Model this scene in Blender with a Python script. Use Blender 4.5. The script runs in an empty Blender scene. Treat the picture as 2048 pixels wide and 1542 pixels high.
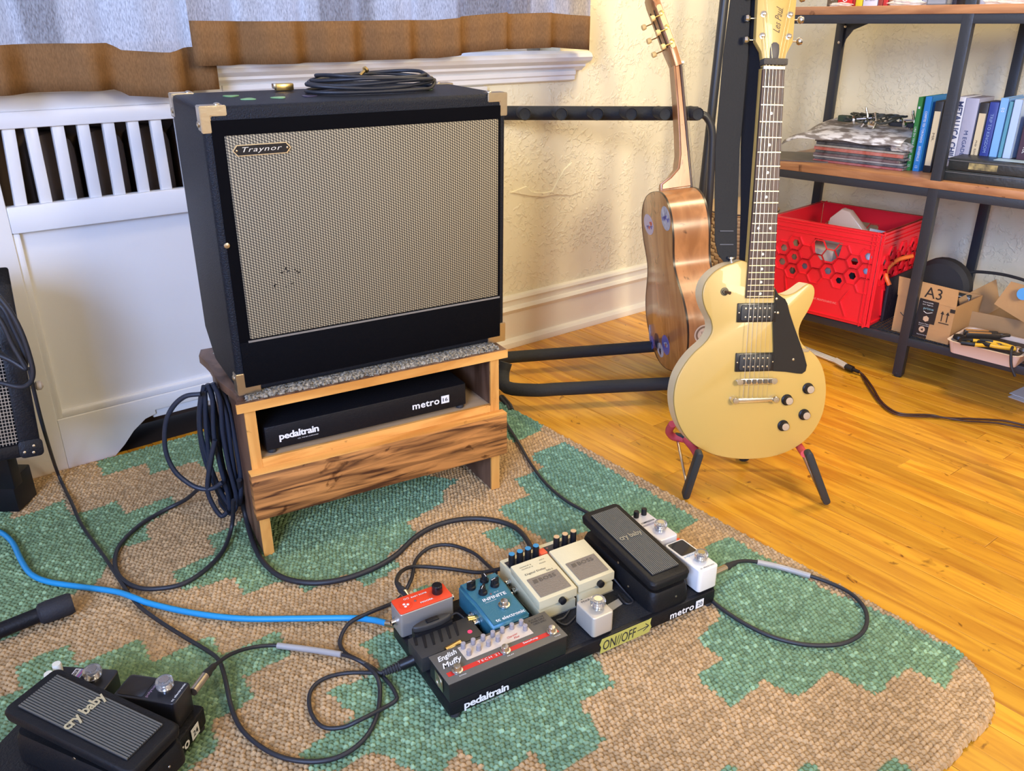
import bpy, bmesh, math, random
import numpy as np
from mathutils import Vector, Matrix, Euler
from math import sin, cos, pi, radians as R
random.seed(7); rng = np.random.default_rng(7)
SC = bpy.context.scene
COL = SC.collection
# ---------------------------------------------------------------- camera, light, exposure
CAM = Vector((0, 0, .926)); PITCH = R(23.5); FPX = 1666.0
cd = bpy.data.cameras.new('camera'); cam = bpy.data.objects.new('camera', cd); COL.objects.link(cam)
cam.location = CAM; cam.rotation_euler = (pi/2 - PITCH, 0, 0)
cd.sensor_width = 36; cd.lens = FPX/2048*36; cd.clip_start = .02
SC.camera = cam
SC.view_settings.view_transform = 'Standard'; SC.view_settings.look = 'None'
SC.view_settings.gamma = 1; SC.view_settings.use_curve_mapping = False
SC.view_settings.exposure = 0.45
SC.cycles.max_bounces = 7; SC.cycles.diffuse_bounces = 4; SC.cycles.glossy_bounces = 3
SC.cycles.transmission_bounces = 4; SC.cycles.transparent_max_bounces = 8
SC.cycles.caustics_reflective = False; SC.cycles.caustics_refractive = False
SC.cycles.sample_clamp_indirect = 6
try:
    SC.cycles.use_denoising = True
except Exception: pass
AZ = R(38.2)                                    # azimuth of the window wall; room frame: x along it, y towards it
def W(x, y, z=0): return Vector((x*cos(AZ) - y*sin(AZ), x*sin(AZ) + y*cos(AZ), z))
WY = 1.937; WX = 2.74; XL = -1.5; YB = -1.7; ZC = 2.55
world = bpy.data.worlds.new('daylight'); SC.world = world; world.use_nodes = True
wb = world.node_tree.nodes['Background']; wb.inputs[0].default_value = (.42, .6, 1, 1); wb.inputs[1].default_value = .7
def area(name, loc, aim, size, size_y, power, col, spread=pi):
    l = bpy.data.lights.new(name, 'AREA'); l.shape = 'RECTANGLE'; l.size = size; l.size_y = size_y
    l.energy = power; l.color = col; l.spread = spread
    o = bpy.data.objects.new(name, l); COL.objects.link(o); o.location = loc
    o.rotation_euler = (Vector(aim) - Vector(loc)).to_track_quat('-Z', 'Y').to_euler()
    return o
area('window_daylight', W(.55, WY + .42, 1.6), W(.55, 0, 1.0), 2.5, 1.5, 15, (.40, .54, 1))
area('left_window_daylight', W(XL - .15, -.55, 1.5), W(.9, 1.9, .6), 1.3, 1.3, 130, (.38, .54, 1))
area('ceiling_light', W(2.0, 1.0, ZC - .12), W(2.0, 1.05, 0), .4, .4, 17.5, (1, .82, .49))
area('back_fill', W(.9, -1.0, 1.35), W(2.72, 1.75, .72), .5, .5, 16, (1, .86, .62), R(115))  # added warm fill, no real lamp; lifts the right wall and object fronts
area('corner_fill', W(2.0, .85, 1.6), W(2.75, 1.4, .75), .3, .3, 3, (1, .88, .62))  # small unseen fill added to brighten the shelf side, not a fixture
# ---------------------------------------------------------------- pixel <-> place helpers (2048 x 1542)
def ray(u, v):
    a = (u - 1024)/FPX; b = (v - 771)/FPX; c, s = cos(PITCH), sin(PITCH)
    return Vector((a, c - b*s, -s - b*c))
def at(u, v, z=0):
    d = ray(u, v); return CAM + d*((z - CAM.z)/d.z)
def aty(u, v, y):
    d = ray(u, v); return CAM + d*(y/d.y)
def onp(F, u, v, y=0):                          # point of the plane local-y = y of the frame F, in F's own coordinates
    I = F.inverted(); o = I @ CAM; d = I.to_3x3() @ ray(u, v); return o + d*((y - o.y)/d.y)
def frame(loc, az, rx=0, ry=0):
    return Matrix.Translation(loc) @ Matrix.Rotation(az, 4, 'Z') @ Matrix.Rotation(rx, 4, 'X') @ Matrix.Rotation(ry, 4, 'Y')
# ---------------------------------------------------------------- materials
MATS = {}
def M(name, col=(.8, .8, .8), rough=.5, metal=0, var=0, vscale=8, vcol=None, bump=0, bscale=60, stretch=None, coat=0, spec=.5, trans=0, alpha=1, kind='noise'):
    if name in MATS: return MATS[name]
    m = bpy.data.materials.new(name); m.use_nodes = True; MATS[name] = m
    nt = m.node_tree; N = nt.nodes; L = nt.links; p = N['Principled BSDF']
    p.inputs['Base Color'].default_value = (*col, 1); p.inputs['Roughness'].default_value = rough
    p.inputs['Metallic'].default_value = metal; p.inputs['Coat Weight'].default_value = coat
    p.inputs['Specular IOR Level'].default_value = spec
    p.inputs['Transmission Weight'].default_value = trans; p.inputs['Alpha'].default_value = alpha
    tc = N.new('ShaderNodeTexCoord'); mp = N.new('ShaderNodeMapping'); L.new(tc.outputs['Object'], mp.inputs[0])
    if stretch: mp.inputs['Scale'].default_value = stretch
    if var:
        if kind == 'wave':
            t = N.new('ShaderNodeTexWave'); t.inputs['Scale'].default_value = vscale; t.inputs['Distortion'].default_value = 6
            t.inputs['Detail'].default_value = 3; t.inputs['Detail Scale'].default_value = 1.2
        else:
            t = N.new('ShaderNodeTexNoise'); t.inputs['Scale'].default_value = vscale; t.inputs['Detail'].default_value = 5
        L.new(mp.outputs[0], t.inputs['Vector'])
        r = N.new('ShaderNodeValToRGB'); L.new(t.outputs['Fac'], r.inputs[0])
        c2 = vcol or tuple(max(0, c*(1 - var)) for c in col)
        r.color_ramp.elements[0].position = .3; r.color_ramp.elements[1].position = .72
        r.color_ramp.elements[0].color = (*c2, 1); r.color_ramp.elements[1].color = (*col, 1)
        L.new(r.outputs[0], p.inputs['Base Color'])
    if bump:
        t = N.new('ShaderNodeTexNoise'); t.inputs['Scale'].default_value = bscale; t.inputs['Detail'].default_value = 3
        L.new(tc.outputs['Object'], t.inputs['Vector'])
        b = N.new('ShaderNodeBump'); b.inputs['Strength'].default_value = bump; b.inputs['Distance'].default_value = .004
        L.new(t.outputs['Fac'], b.inputs['Height']); L.new(b.outputs[0], p.inputs['Normal'])
    return m
def hx(h, g=1):
    return tuple((((int(h[i:i+2], 16)/255 + .055)/1.055)**2.4 if int(h[i:i+2], 16) > 10 else int(h[i:i+2], 16)/255/12.92)*g for i in (0, 2, 4))
blk = M('black_plastic', (.009, .009, .011), .42, spec=.35)
blk2 = M('black_satin_metal', (.008, .008, .010), .45, 0, bump=.2, bscale=300, spec=.25)
rub = M('black_rubber', (.02, .02, .022), .75)
chrome = M('chrome', (.75, .74, .72), .18, 1)
nickel = M('brushed_nickel', (.62, .56, .46), .3, 1, bump=.05, bscale=200)
gold = M('brass', (.75, .55, .22), .28, 1)
ink = M('white_print', (.82, .82, .8), .6)
dink = M('dark_print', (.02, .02, .025), .6)
cablem = M('black_cable_rubber', (.018, .019, .024), .5)
# ---------------------------------------------------------------- mesh helpers
def link(name, me, mat, parent=None, smooth=False, loc=None):
    if mat is not None and not me.materials: me.materials.append(mat)
    o = bpy.data.objects.new(name, me); COL.objects.link(o)
    if parent is not None: o.parent = parent
    if loc is not None: o.location = loc
    if smooth:
        me.polygons.foreach_set('use_smooth', [True]*len(me.polygons))
    return o
def auto(me, ang=35):
    me.polygons.foreach_set('use_smooth', [True]*len(me.polygons))
    try: me.set_sharp_from_angle(angle=R(ang))
    except Exception: pass
def bmdone(bm, name, mat, parent=None, ang=35, M4=None):
    me = bpy.data.meshes.new(name)
    if M4 is not None: bmesh.ops.transform(bm, matrix=M4, verts=bm.verts)
    bmesh.ops.recalc_face_normals(bm, faces=bm.faces)
    bm.to_mesh(me); bm.free(); auto(me, ang)
    return link(name, me, mat, parent)
def abox(bm, lo, hi, M4=None):
    vs = [bm.verts.new((x, y, z)) for x in (lo[0], hi[0]) for y in (lo[1], hi[1]) for z in (lo[2], hi[2])]
    if M4 is not None:
        for v in vs: v.co = M4 @ v.co
    for f in ((0, 1, 3, 2), (4, 6, 7, 5), (0, 4, 5, 1), (2, 3, 7, 6), (0, 2, 6, 4), (1, 5, 7, 3)): bm.faces.new([vs[i] for i in f])
    return vs
def box(name, mat, lo, hi, parent=None, bev=0, seg=2, M4=None):
    bm = bmesh.new(); abox(bm, lo, hi)
    if bev: bmesh.ops.bevel(bm, geom=list(bm.edges), offset=bev, segments=seg, affect='EDGES', profile=.5)
    return bmdone(bm, name, mat, parent, M4=M4)
def acyl(bm, p0, p1, r0, r1=None, n=14, cap=True):
    p0 = Vector(p0); p1 = Vector(p1); r1 = r0 if r1 is None else r1
    d = (p1 - p0).normalized(); q = d.to_track_quat('Z', 'Y').to_matrix()
    A = [bm.verts.new(p0 + q @ Vector((cos(2*pi*i/n)*r0, sin(2*pi*i/n)*r0, 0))) for i in range(n)]
    B = [bm.verts.new(p1 + q @ Vector((cos(2*pi*i/n)*r1, sin(2*pi*i/n)*r1, 0))) for i in range(n)]
    for i in range(n): bm.faces.new((A[i], A[(i+1) % n], B[(i+1) % n], B[i]))
    if cap: bm.faces.new(A[::-1]); bm.faces.new(B)
def cyl(name, mat, p0, p1, r0, r1=None, parent=None, n=18):
    bm = bmesh.new(); acyl(bm, p0, p1, r0, r1, n); return bmdone(bm, name, mat, parent)
def lathe(name, mat, prof, parent=None, loc=(0, 0, 0), axis=(0, 0, 1), n=20):
    bm = bmesh.new(); q = Vector(axis).to_track_quat('Z', 'Y').to_matrix(); rings = []
    for r, z in prof:
        rings.append([bm.verts.new(Vector(loc) + q @ Vector((cos(2*pi*i/n)*max(r, 1e-5), sin(2*pi*i/n)*max(r, 1e-5), z))) for i in range(n)])
    for a, b in zip(rings, rings[1:]):
        for i in range(n): bm.faces.new((a[i], a[(i+1) % n], b[(i+1) % n], b[i]))
    bm.faces.new(rings[0][::-1]); bm.faces.new(rings[-1])
    bmesh.ops.remove_doubles(bm, verts=bm.verts, dist=1e-5)
    return bmdone(bm, name, mat, parent, 40)
def smoothpts(pts, k=6, closed=False):
    P = [Vector(p) for p in pts]; n = len(P); out = []
    for i in range(n if closed else n - 1):
        a = P[(i-1) % n] if closed or i > 0 else P[0]*2 - P[1]
        b = P[i]; c = P[(i+1) % n]
        d = P[(i+2) % n] if closed or i+2 < n else P[-1]*2 - P[-2]
        for j in range(k):
            t = j/k; t2 = t*t; t3 = t2*t
            out.append(.5*((2*b) + (-a + c)*t + (2*a - 5*b + 4*c - d)*t2 + (-a + 3*b - 3*c + d)*t3))
    if not closed: out.append(P[-1].copy())
    return out
def atube(bm, P, r, n=8, closed=False):
    m = len(P); rings = []; up = Vector((0, 0, 1)); X = None
    for i in range(m):
        t = (P[(i+1) % m] - P[i-1]) if closed or 0 < i < m-1 else (P[1] - P[0] if i == 0 else P[-1] - P[-2])
        if t.length < 1e-9: t = Vector((0, 0, 1))
        t.normalize()
        if X is None:
            X = t.cross(up if abs(t.z) < .9 else Vector((1, 0, 0))).normalized()
        else:
            X = (X - t*X.dot(t)).normalized()
        Y = t.cross(X); rr = r[i] if isinstance(r, (list, tuple)) else r
        rings.append([bm.verts.new(P[i] + X*cos(2*pi*k/n)*rr + Y*sin(2*pi*k/n)*rr) for k in range(n)])
    for i in range(m if closed else m-1):
        a = rings[i]; b = rings[(i+1) % m]
        for k in range(n): bm.faces.new((a[k], a[(k+1) % n], b[(k+1) % n], b[k]))
    if not closed: bm.faces.new(rings[0][::-1]); bm.faces.new(rings[-1])
def tube(name, mat, pts, r, parent=None, n=8, closed=False, k=6):
    bm = bmesh.new(); atube(bm, smoothpts(pts, k, closed), r, n, closed); return bmdone(bm, name, mat, parent, 60)
def prism(name, mat, pts, a, b, parent=None, plane='xy', bev=0, seg=2, M4=None, both=True, ang=35):
    """outline in the plane, extruded along the third axis from a to b"""
    mk = {'xy': lambda p, h: (p[0], p[1], h), 'xz': lambda p, h: (p[0], h, p[1]), 'yz': lambda p, h: (h, p[0], p[1])}[plane]
    bm = bmesh.new(); A = [bm.verts.new(mk(p, a)) for p in pts]; B = [bm.verts.new(mk(p, b)) for p in pts]; n = len(pts)
    fa = bm.faces.new(A); fb = bm.faces.new(B[::-1])
    for i in range(n): bm.faces.new((A[i], B[i], B[(i+1) % n], A[(i+1) % n]))
    bmesh.ops.recalc_face_normals(bm, faces=bm.faces)
    if bev:
        es = [e for e in bm.edges if any(f in (fa, fb) for f in e.link_faces)]
        bmesh.ops.bevel(bm, geom=es, offset=bev, segments=seg, affect='EDGES', profile=.5)
    return bmdone(bm, name, mat, parent, ang, M4)
def rrect(x0, y0, x1, y1, r, n=4):
    out = []
    for cx, cy, a0 in ((x1-r, y1-r, 0), (x0+r, y1-r, 90), (x0+r, y0+r, 180), (x1-r, y0+r, 270)):
        for i in range(n+1):
            a = R(a0 + 90*i/n); out.append((cx + r*cos(a), cy + r*sin(a)))
    return out
def text(name, s, mat, parent, origin, xd, yd, w=None, h=None, ext=.0004, bold=0, shear=0, sp=1, align='CENTER'):
    """flat lettering: origin = centre, xd reading direction, yd up direction (both in the parent's frame)"""
    c = bpy.data.curves.new(name, 'FONT'); c.body = s; c.align_x = 'CENTER'; c.align_y = 'CENTER'; c.size = 1; c.resolution_u = 2
    c.offset = bold; c.shear = shear; c.space_character = sp
    o = bpy.data.objects.new(name, c); COL.objects.link(o)
    dg = bpy.context.evaluated_depsgraph_get(); me = bpy.data.meshes.new_from_object(o.evaluated_get(dg))
    bpy.data.objects.remove(o); bpy.data.curves.remove(c)
    n = len(me.vertices); co = np.empty(n*3); me.vertices.foreach_get('co', co); co = co.reshape(-1, 3)
    mn, mx = co.min(0), co.max(0); co -= (mn + mx)/2; sz = mx - mn
    sx = (w/sz[0]) if w else h/sz[1]; sy = (h/sz[1]) if h else sx
    co[:, 0] *= sx; co[:, 1] *= sy
    X = Vector(xd).normalized(); Y = Vector(yd).normalized(); Z = X.cross(Y)
    A = np.array([X, Y, Z]); co[:, 2] = ext
    co = co @ A + np.array(origin)
    me.vertices.foreach_set('co', co.reshape(-1)); me.update(); me.name = name
    return link(name, me, mat, parent)
def empty(name, F, label=None, cat=None, group=None):
    o = bpy.data.objects.new(name, None); COL.objects.link(o); o.empty_display_size = .05
    o.matrix_world = F if isinstance(F, Matrix) else Matrix.Translation(F)
    tag(o, label, cat, group); return o
def tag(o, label=None, cat=None, group=None, kind=None):
    if label: o['label'] = label
    if cat: o['category'] = cat
    if group: o['group'] = group
    if kind: o['kind'] = kind
    return o
def dup(root, F, label=None):
    r = root.copy(); COL.objects.link(r); r.matrix_world = F
    if label: r['label'] = label
    for ch in list(root.children):
        c = ch.copy(); COL.objects.link(c); c.parent = r
        for g in ch.children:
            d = g.copy(); COL.objects.link(d); d.parent = c
    return r
def structure(o): o['kind'] = 'structure'; return o
# ================================================================ ROOM (room frame rotated by AZ)
RF = Matrix.Rotation(AZ, 4, 'Z')
def plaster_mat():
    m = M('plaster_wall', (.88, .80, .57), .55); nt = m.node_tree; N = nt.nodes; L = nt.links; p = N['Principled BSDF']
    tc = N.new('ShaderNodeTexCoord')
    def noise(s, d, w=0):
        t = N.new('ShaderNodeTexNoise'); t.inputs['Scale'].default_value = s; t.inputs['Detail'].default_value = d
        t.inputs['Distortion'].default_value = w; L.new(tc.outputs['Object'], t.inputs['Vector']); return t
    a = noise(62, 5, .9); b = noise(7, 3, 1.2)
    r = N.new('ShaderNodeValToRGB'); r.color_ramp.elements[0].position = .5; r.color_ramp.elements[1].position = .62
    L.new(a.outputs['Fac'], r.inputs[0])
    # smooth worn patches where the relief has been filled
    r2 = N.new('ShaderNodeValToRGB'); r2.color_ramp.elements[0].position = .42; r2.color_ramp.elements[1].position = .55
    L.new(b.outputs['Fac'], r2.inputs[0])
    mu = N.new('ShaderNodeMath'); mu.operation = 'MULTIPLY'; L.new(r.outputs[0], mu.inputs[0]); L.new(r2.outputs[0], mu.inputs[1])
    ad = N.new('ShaderNodeMath'); ad.operation = 'MULTIPLY_ADD'; L.new(b.outputs['Fac'], ad.inputs[0]); ad.inputs[1].default_value = .55; L.new(mu.outputs[0], ad.inputs[2])
    bp = N.new('ShaderNodeBump'); bp.inputs['Strength'].default_value = .42; bp.inputs['Distance'].default_value = .006
    L.new(ad.outputs[0], bp.inputs['Height']); L.new(bp.outputs[0], p.inputs['Normal'])
    return m
plaster = plaster_mat()
paint = M('old_gloss_paint', (.82, .80, .77), .32, bump=.35, bscale=14)
paint2 = M('cream_trim_paint', (.86, .80, .66), .3, bump=.3, bscale=20)
def rect_wall(name, boxes, mat):
    bm = bmesh.new()
    for lo, hi in boxes: abox(bm, lo, hi)
    o = bmdone(bm, name, mat, None, 30); o.matrix_world = RF; return structure(o)
t = .16
WIN = (-.75, 1.70, .84, 2.2)
rect_wall('wall_front', [((XL - t, WY, 0), (.17, WY + t, .76)), ((1.42, WY, 0), (WX + t, WY + t, .76)),
    ((.17, WY + .13, 0), (1.42, WY + t, .76)), ((XL - t, WY, .76), (WX + t, WY + t, WIN[2])), ((XL - t, WY, WIN[2]), (WIN[0], WY + t, ZC)),
    ((WIN[1], WY, WIN[2]), (WX + t, WY + t, ZC)), ((WIN[0], WY, WIN[3]), (WIN[1], WY + t, ZC))], plaster)
rect_wall('wall_right', [((WX, YB, 0), (WX + t, WY, ZC))], plaster)
rect_wall('wall_back', [((XL - t, YB - t, 0), (WX + t, YB, ZC))], plaster)
rect_wall('wall_left', [((XL - t, YB, 0), (XL, -1.2, ZC)), ((XL - t, .1, 0), (XL, WY, ZC)), ((XL - t, -1.2, 0), (XL, .1, .85)), ((XL - t, -1.2, 2.15), (XL, .1, ZC))], plaster)
rect_wall('ceiling', [((XL - t, YB - t, ZC), (WX + t, WY + t, ZC + .1))], M('ceiling_paint', (.8, .75, .66), .8))
# left-hand window frame (outside the picture, the source of the cool light)
def window(name, lo, hi, axis):
    w = empty(name, RF); structure(w); bm = bmesh.new(); f = .05
    x0, y0, z0 = lo; x1, y1, z1 = hi
    if axis == 'x':
        for a, b in (((x0, y0, z0), (x0+f, y1, z1)), ((x1-f, y0, z0), (x1, y1, z1)), ((x0, y0, z0), (x1, y1, z0+f)), ((x0, y0, z1-f), (x1, y1, z1)), ((x0, y0, (z0+z1)/2-.025), (x1, y1, (z0+z1)/2+.025))): abox(bm, a, b)
        g = ((x0, y0+.01, z0), (x1, y0+.014, z1))
    else:
        for a, b in (((x0, y0, z0), (x1, y0+f, z1)), ((x0, y1-f, z0), (x1, y1, z1)), ((x0, y0, z0), (x1, y1, z0+f)), ((x0, y0, z1-f), (x1, y1, z1)), ((x0, y0, (z0+z1)/2-.025), (x1, y1, (z0+z1)/2+.025))): abox(bm, a, b)
        g = ((x0+.01, y0, z0), (x0+.014, y1, z1))
    structure(bmdone(bm, 'window_frame', paint, w)); glass = M('window_glass', (1, 1, 1), 0, trans=1)
    # thin clear pane
    nt = glass.node_tree; tr = nt.nodes.new('ShaderNodeBsdfTransparent'); nt.links.new(tr.outputs[0], nt.nodes['Material Output'].inputs[0])
    structure(box('pane', glass, *g, parent=w))
window('window_1', (WIN[0], WY + .09, WIN[2]), (WIN[1], WY + .13, WIN[3]), 'x')
window('window_2', (XL - .1, -1.2, .85), (XL - .06, .1, 2.15), 'y')
# window stool (sill) with stepped apron moulding
def sweep_x(name, prof, x0, x1, mat, mitre=0):       # prof: (y, z) outline, swept along room x
    o = prism(name, mat, prof, x0, x1, plane='yz', ang=25); o.matrix_world = RF; return structure(o)
y = WY
sweep_x('trim_1', [(y+.1, .80), (y-.012, .80), (y-.018, .806), (y-.028, .812), (y-.028, .818), (y-.04, .822), (y-.052, .828), (y-.058, .838), (y-.052, .848), (y-.04, .853), (y+.1, .853)], .0, 1.775, paint)
sweep_x('trim_2', [(y+.05, .772), (y-.008, .772), (y-.016, .776), (y-.016, .786), (y-.02, .79), (y-.02, .80), (y+.05, .80)], .7, 1.745, paint)
# baseboards
bprof = [(y+.02, 0), (y-.036, 0), (y-.036, .006), (y-.033, .016), (y-.026, .023), (y-.016, .026), (y-.016, .105), (y-.02, .11), (y-.024, .118), (y-.018, .126), (y-.012, .128), (y-.012, .142), (y-.016, .148), (y-.012, .156), (y-.002, .16), (y+.02, .16)]
sweep_x('baseboard_front', bprof, 1.43, WX, paint2)
o = prism('baseboard_right', paint2, [(WX - (yy - WY)*-1, zz) for yy, zz in bprof], YB, WY, plane='xz', ang=25); o.matrix_world = RF; structure(o)
# flaking plaster beside the pole: two shallow lifted skins with a crack between
def flake(pts, dy, name):
    F = RF @ Matrix.Translation((0, WY, 0)); P = [onp(F, u, v, 0) for u, v in pts]
    o = prism(name, plaster, [(p.x, p.z) for p in P], -dy, .004, plane='xz', ang=10, bev=.001, seg=1); o.matrix_world = F; return structure(o)
flake([(1020, 385), (1052, 372), (1062, 383), (1084, 386), (1104, 382), (1112, 366), (1128, 338), (1143, 324), (1149, 336), (1158, 345), (1162, 362), (1164, 382), (1140, 391), (1110, 389), (1084, 394), (1060, 392)], .003, 'trim_3')
# ---------------------------------------------------------------- radiator cover under the window
RC = empty('radiator_cover', RF @ Matrix.Translation((0, WY, 0)), 'white painted slatted radiator cover built under the curtained window', 'radiator cover')
F = RC.matrix_world
x0, x1 = .02, 1.425                                       # stile outer, far end behind the amplifier
xs = .235                                                 # inner edge of the left stile
box('top_rail', paint, (x0, -.02, .738), (x1, .1, .770), RC, .003); box('upper_board', paint, (-.6, -.012, .768), (.705, .004, .84), RC, .003)
box('stile', paint, (x0, -.018, 0), (xs, .01, .738), RC, .003)
box('stile', paint, (x1 - .06, -.018, 0), (x1, .01, .738), RC, .003)
box('middle_rail', paint, (xs, -.018, .537), (x1 - .06, .01, .59), RC, .003)
box('panel', paint, (xs, .0, .12), (x1 - .06, .006, .54), RC)
box('panel_moulding', paint, (xs, -.012, .122), (x1 - .06, .006, .137), RC, .004)
box('panel_moulding', paint, (xs - .002, -.013, .122), (xs + .014, .006, .537), RC, .004)
pts = [(xs, 0)] + [(xs + .10, 0), (xs + .125, .022), (xs + .15, .05), (xs + .18, .072), (xs + .205, .078), (xs + .205, .088), (x1 - .06, .088), (x1 - .06, .122), (xs, .122)]
prism('bottom_rail', paint, pts, -.016, .008, RC, 'xz', .002)
prism('apron_strip', paint, [(xs + .2, .068), (x1 - .06, .066), (x1 - .06, .089), (xs + .2, .089)], -.010, .004, RC, 'xz', .001)
for (ut, ub) in ((14, 40), (59, 91), (113, 141), (164, 191), (215, 239), (264, 288), (310, 333)):
    pt = onp(F, ut - 1, 241 - ut*.055, -.012); pb = onp(F, ub, 402 - ub*.105, -.012)
    bm = bmesh.new(); hw = .0115
    P = [(pb.x - hw, .59), (pb.x + hw, .59), (pt.x + hw, .74), (pt.x - hw, .74)]
    prism('slat', paint, P, -.012, .006, RC, 'xz', .003)
st = onp(F, 333, 367, -.012).x
for k in range(1, 16): 
    xx = st + k*.0515
    if xx < x1 - .08: prism('slat', paint, [(xx - .012, .59), (xx + .012, .59), (xx + .012, .74), (xx - .012, .74)], -.012, .006, RC, 'xz', .003)
    bm = None
o = box('plinth_block', paint, (x0 - .1, -.03, 0), (x0 + .012, .0, .07), RC, .003)
# radiator seen dark between the slats
RD = empty('radiator', RF @ Matrix.Translation((0, WY + .085, 0)), 'dark brown cast iron radiator behind the white slats of the cover', 'radiator')
iron = M('radiator_iron', (.10, .065, .045), .6, bump=.4, bscale=30)
for k in range(11):
    xx = .31 + k*.098
    o = prism('section', iron, rrect(xx, .1, xx + .085, .72, .035, 3), -.035, .035, RD, 'xz', .008)
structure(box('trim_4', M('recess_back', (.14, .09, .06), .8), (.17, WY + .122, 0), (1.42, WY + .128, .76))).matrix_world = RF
# ---------------------------------------------------------------- floor: oak strips running towards the window wall
def wood(name, light, dark, sc, stretch, rough=.3, coat=.3, rnd=.16, axis_var=True, knots=0):
    m = bpy.data.materials.new(name); m.use_nodes = True; MATS[name] = m
    nt = m.node_tree; N = nt.nodes; L = nt.links; p = N['Principled BSDF']
    p.inputs['Roughness'].default_value = rough; p.inputs['Coat Weight'].default_value = coat; p.inputs['Coat Roughness'].default_value = .2
    tc = N.new('ShaderNodeTexCoord'); oi = N.new('ShaderNodeObjectInfo')
    ad = N.new('ShaderNodeVectorMath'); ad.operation = 'MULTIPLY_ADD'
    cb = N.new('ShaderNodeCombineXYZ'); [L.new(oi.outputs['Random'], cb.inputs[i]) for i in range(3)]
    ad.inputs[1].default_value = (7, 3, 9); L.new(cb.outputs[0], ad.inputs[0]); L.new(tc.outputs['Object'], ad.inputs[2])
    mp = N.new('ShaderNodeMapping'); mp.inputs['Scale'].default_value = stretch; L.new(ad.outputs[0], mp.inputs[0])
    t = N.new('ShaderNodeTexNoise'); t.inputs['Scale'].default_value = sc; t.inputs['Detail'].default_value = 6; t.inputs['Distortion'].default_value = .9
    L.new(mp.outputs[0], t.inputs['Vector'])
    r = N.new('ShaderNodeValToRGB'); L.new(t.outputs['Fac'], r.inputs[0])
    r.color_ramp.elements[0].position = .36; r.color_ramp.elements[0].color = (*dark, 1)
    r.color_ramp.elements[1].position = .62; r.color_ramp.elements[1].color = (*light, 1)
    h = N.new('ShaderNodeHueSaturation'); L.new(r.outputs[0], h.inputs['Color'])
    mr = N.new('ShaderNodeMapRange'); mr.inputs['To Min'].default_value = 1 - rnd; mr.inputs['To Max'].default_value = 1 + rnd
    L.new(oi.outputs['Random'], mr.inputs['Value']); L.new(mr.outputs[0], h.inputs['Value'])
    col = h.outputs[0]
    # scuffs and small dark knots
    t2 = N.new('ShaderNodeTexNoise'); t2.inputs['Scale'].default_value = 26; t2.inputs['Detail'].default_value = 4; t2.inputs['Distortion'].default_value = 1.5
    mp2 = N.new('ShaderNodeMapping'); mp2.inputs['Scale'].default_value = tuple(.6 + .4*s/max(stretch) for s in stretch); L.new(ad.outputs[0], mp2.inputs[0]); L.new(mp2.outputs[0], t2.inputs['Vector'])
    r2 = N.new('ShaderNodeValToRGB'); r2.color_ramp.elements[0].position = .27 + knots; r2.color_ramp.elements[1].position = .34 + knots
    r2.color_ramp.elements[0].color = (.35, .28, .22, 1); r2.color_ramp.elements[1].color = (1, 1, 1, 1); L.new(t2.outputs['Fac'], r2.inputs[0])
    mx = N.new('ShaderNodeMix'); mx.data_type = 'RGBA'; mx.blend_type = 'MULTIPLY'; mx.inputs[0].default_value = 1
    L.new(col, mx.inputs[6]); L.new(r2.outputs[0], mx.inputs[7]); L.new(mx.outputs[2], p.inputs['Base Color'])
    b = N.new('ShaderNodeBump'); b.inputs['Strength'].default_value = .12; b.inputs['Distance'].default_value = .002; L.new(t.outputs['Fac'], b.inputs['Height']); L.new(b.outputs[0], p.inputs['Normal'])
    return m
oak = wood('oak_floor', (.76, .37, .028), (.54, .215, .014), 5, (9, .8, 9), .3, .35, .17)
fl = box('floor', M('subfloor', (.05, .025, .01), .8), (XL - t, YB - t, -.08), (WX + t, WY + t, -.014)); fl.matrix_world = RF; structure(fl)
pw = .0565; lens = {}; x = XL; ci = 0
while x < WX:
    yy = YB - random.random()*1.0
    while yy < WY:
        Lp = random.choice((1.2, 1.5, 1.8, 2.1)); a, b = max(yy, YB), min(yy + Lp, WY)
        key = round(b - a, 3)
        if b - a > .02:
            if key not in lens:
                bm = bmesh.new(); abox(bm, (.0004, .0004, -.014), (pw - .0004, key - .0004, 0))
                top = [e for e in bm.edges if all(v.co.z > -.001 for v in e.verts)]
                bmesh.ops.bevel(bm, geom=top, offset=.0007, segments=1, affect='EDGES')
                me = bpy.data.meshes.new('plank'); bm.to_mesh(me); bm.free(); me.materials.append(oak); lens[key] = me
            o = bpy.data.objects.new('plank', lens[key]); COL.objects.link(o); o.parent = fl; o.location = (x, a, random.uniform(-.0004, .0002))
        yy += Lp
    x += pw; ci += 1
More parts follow.
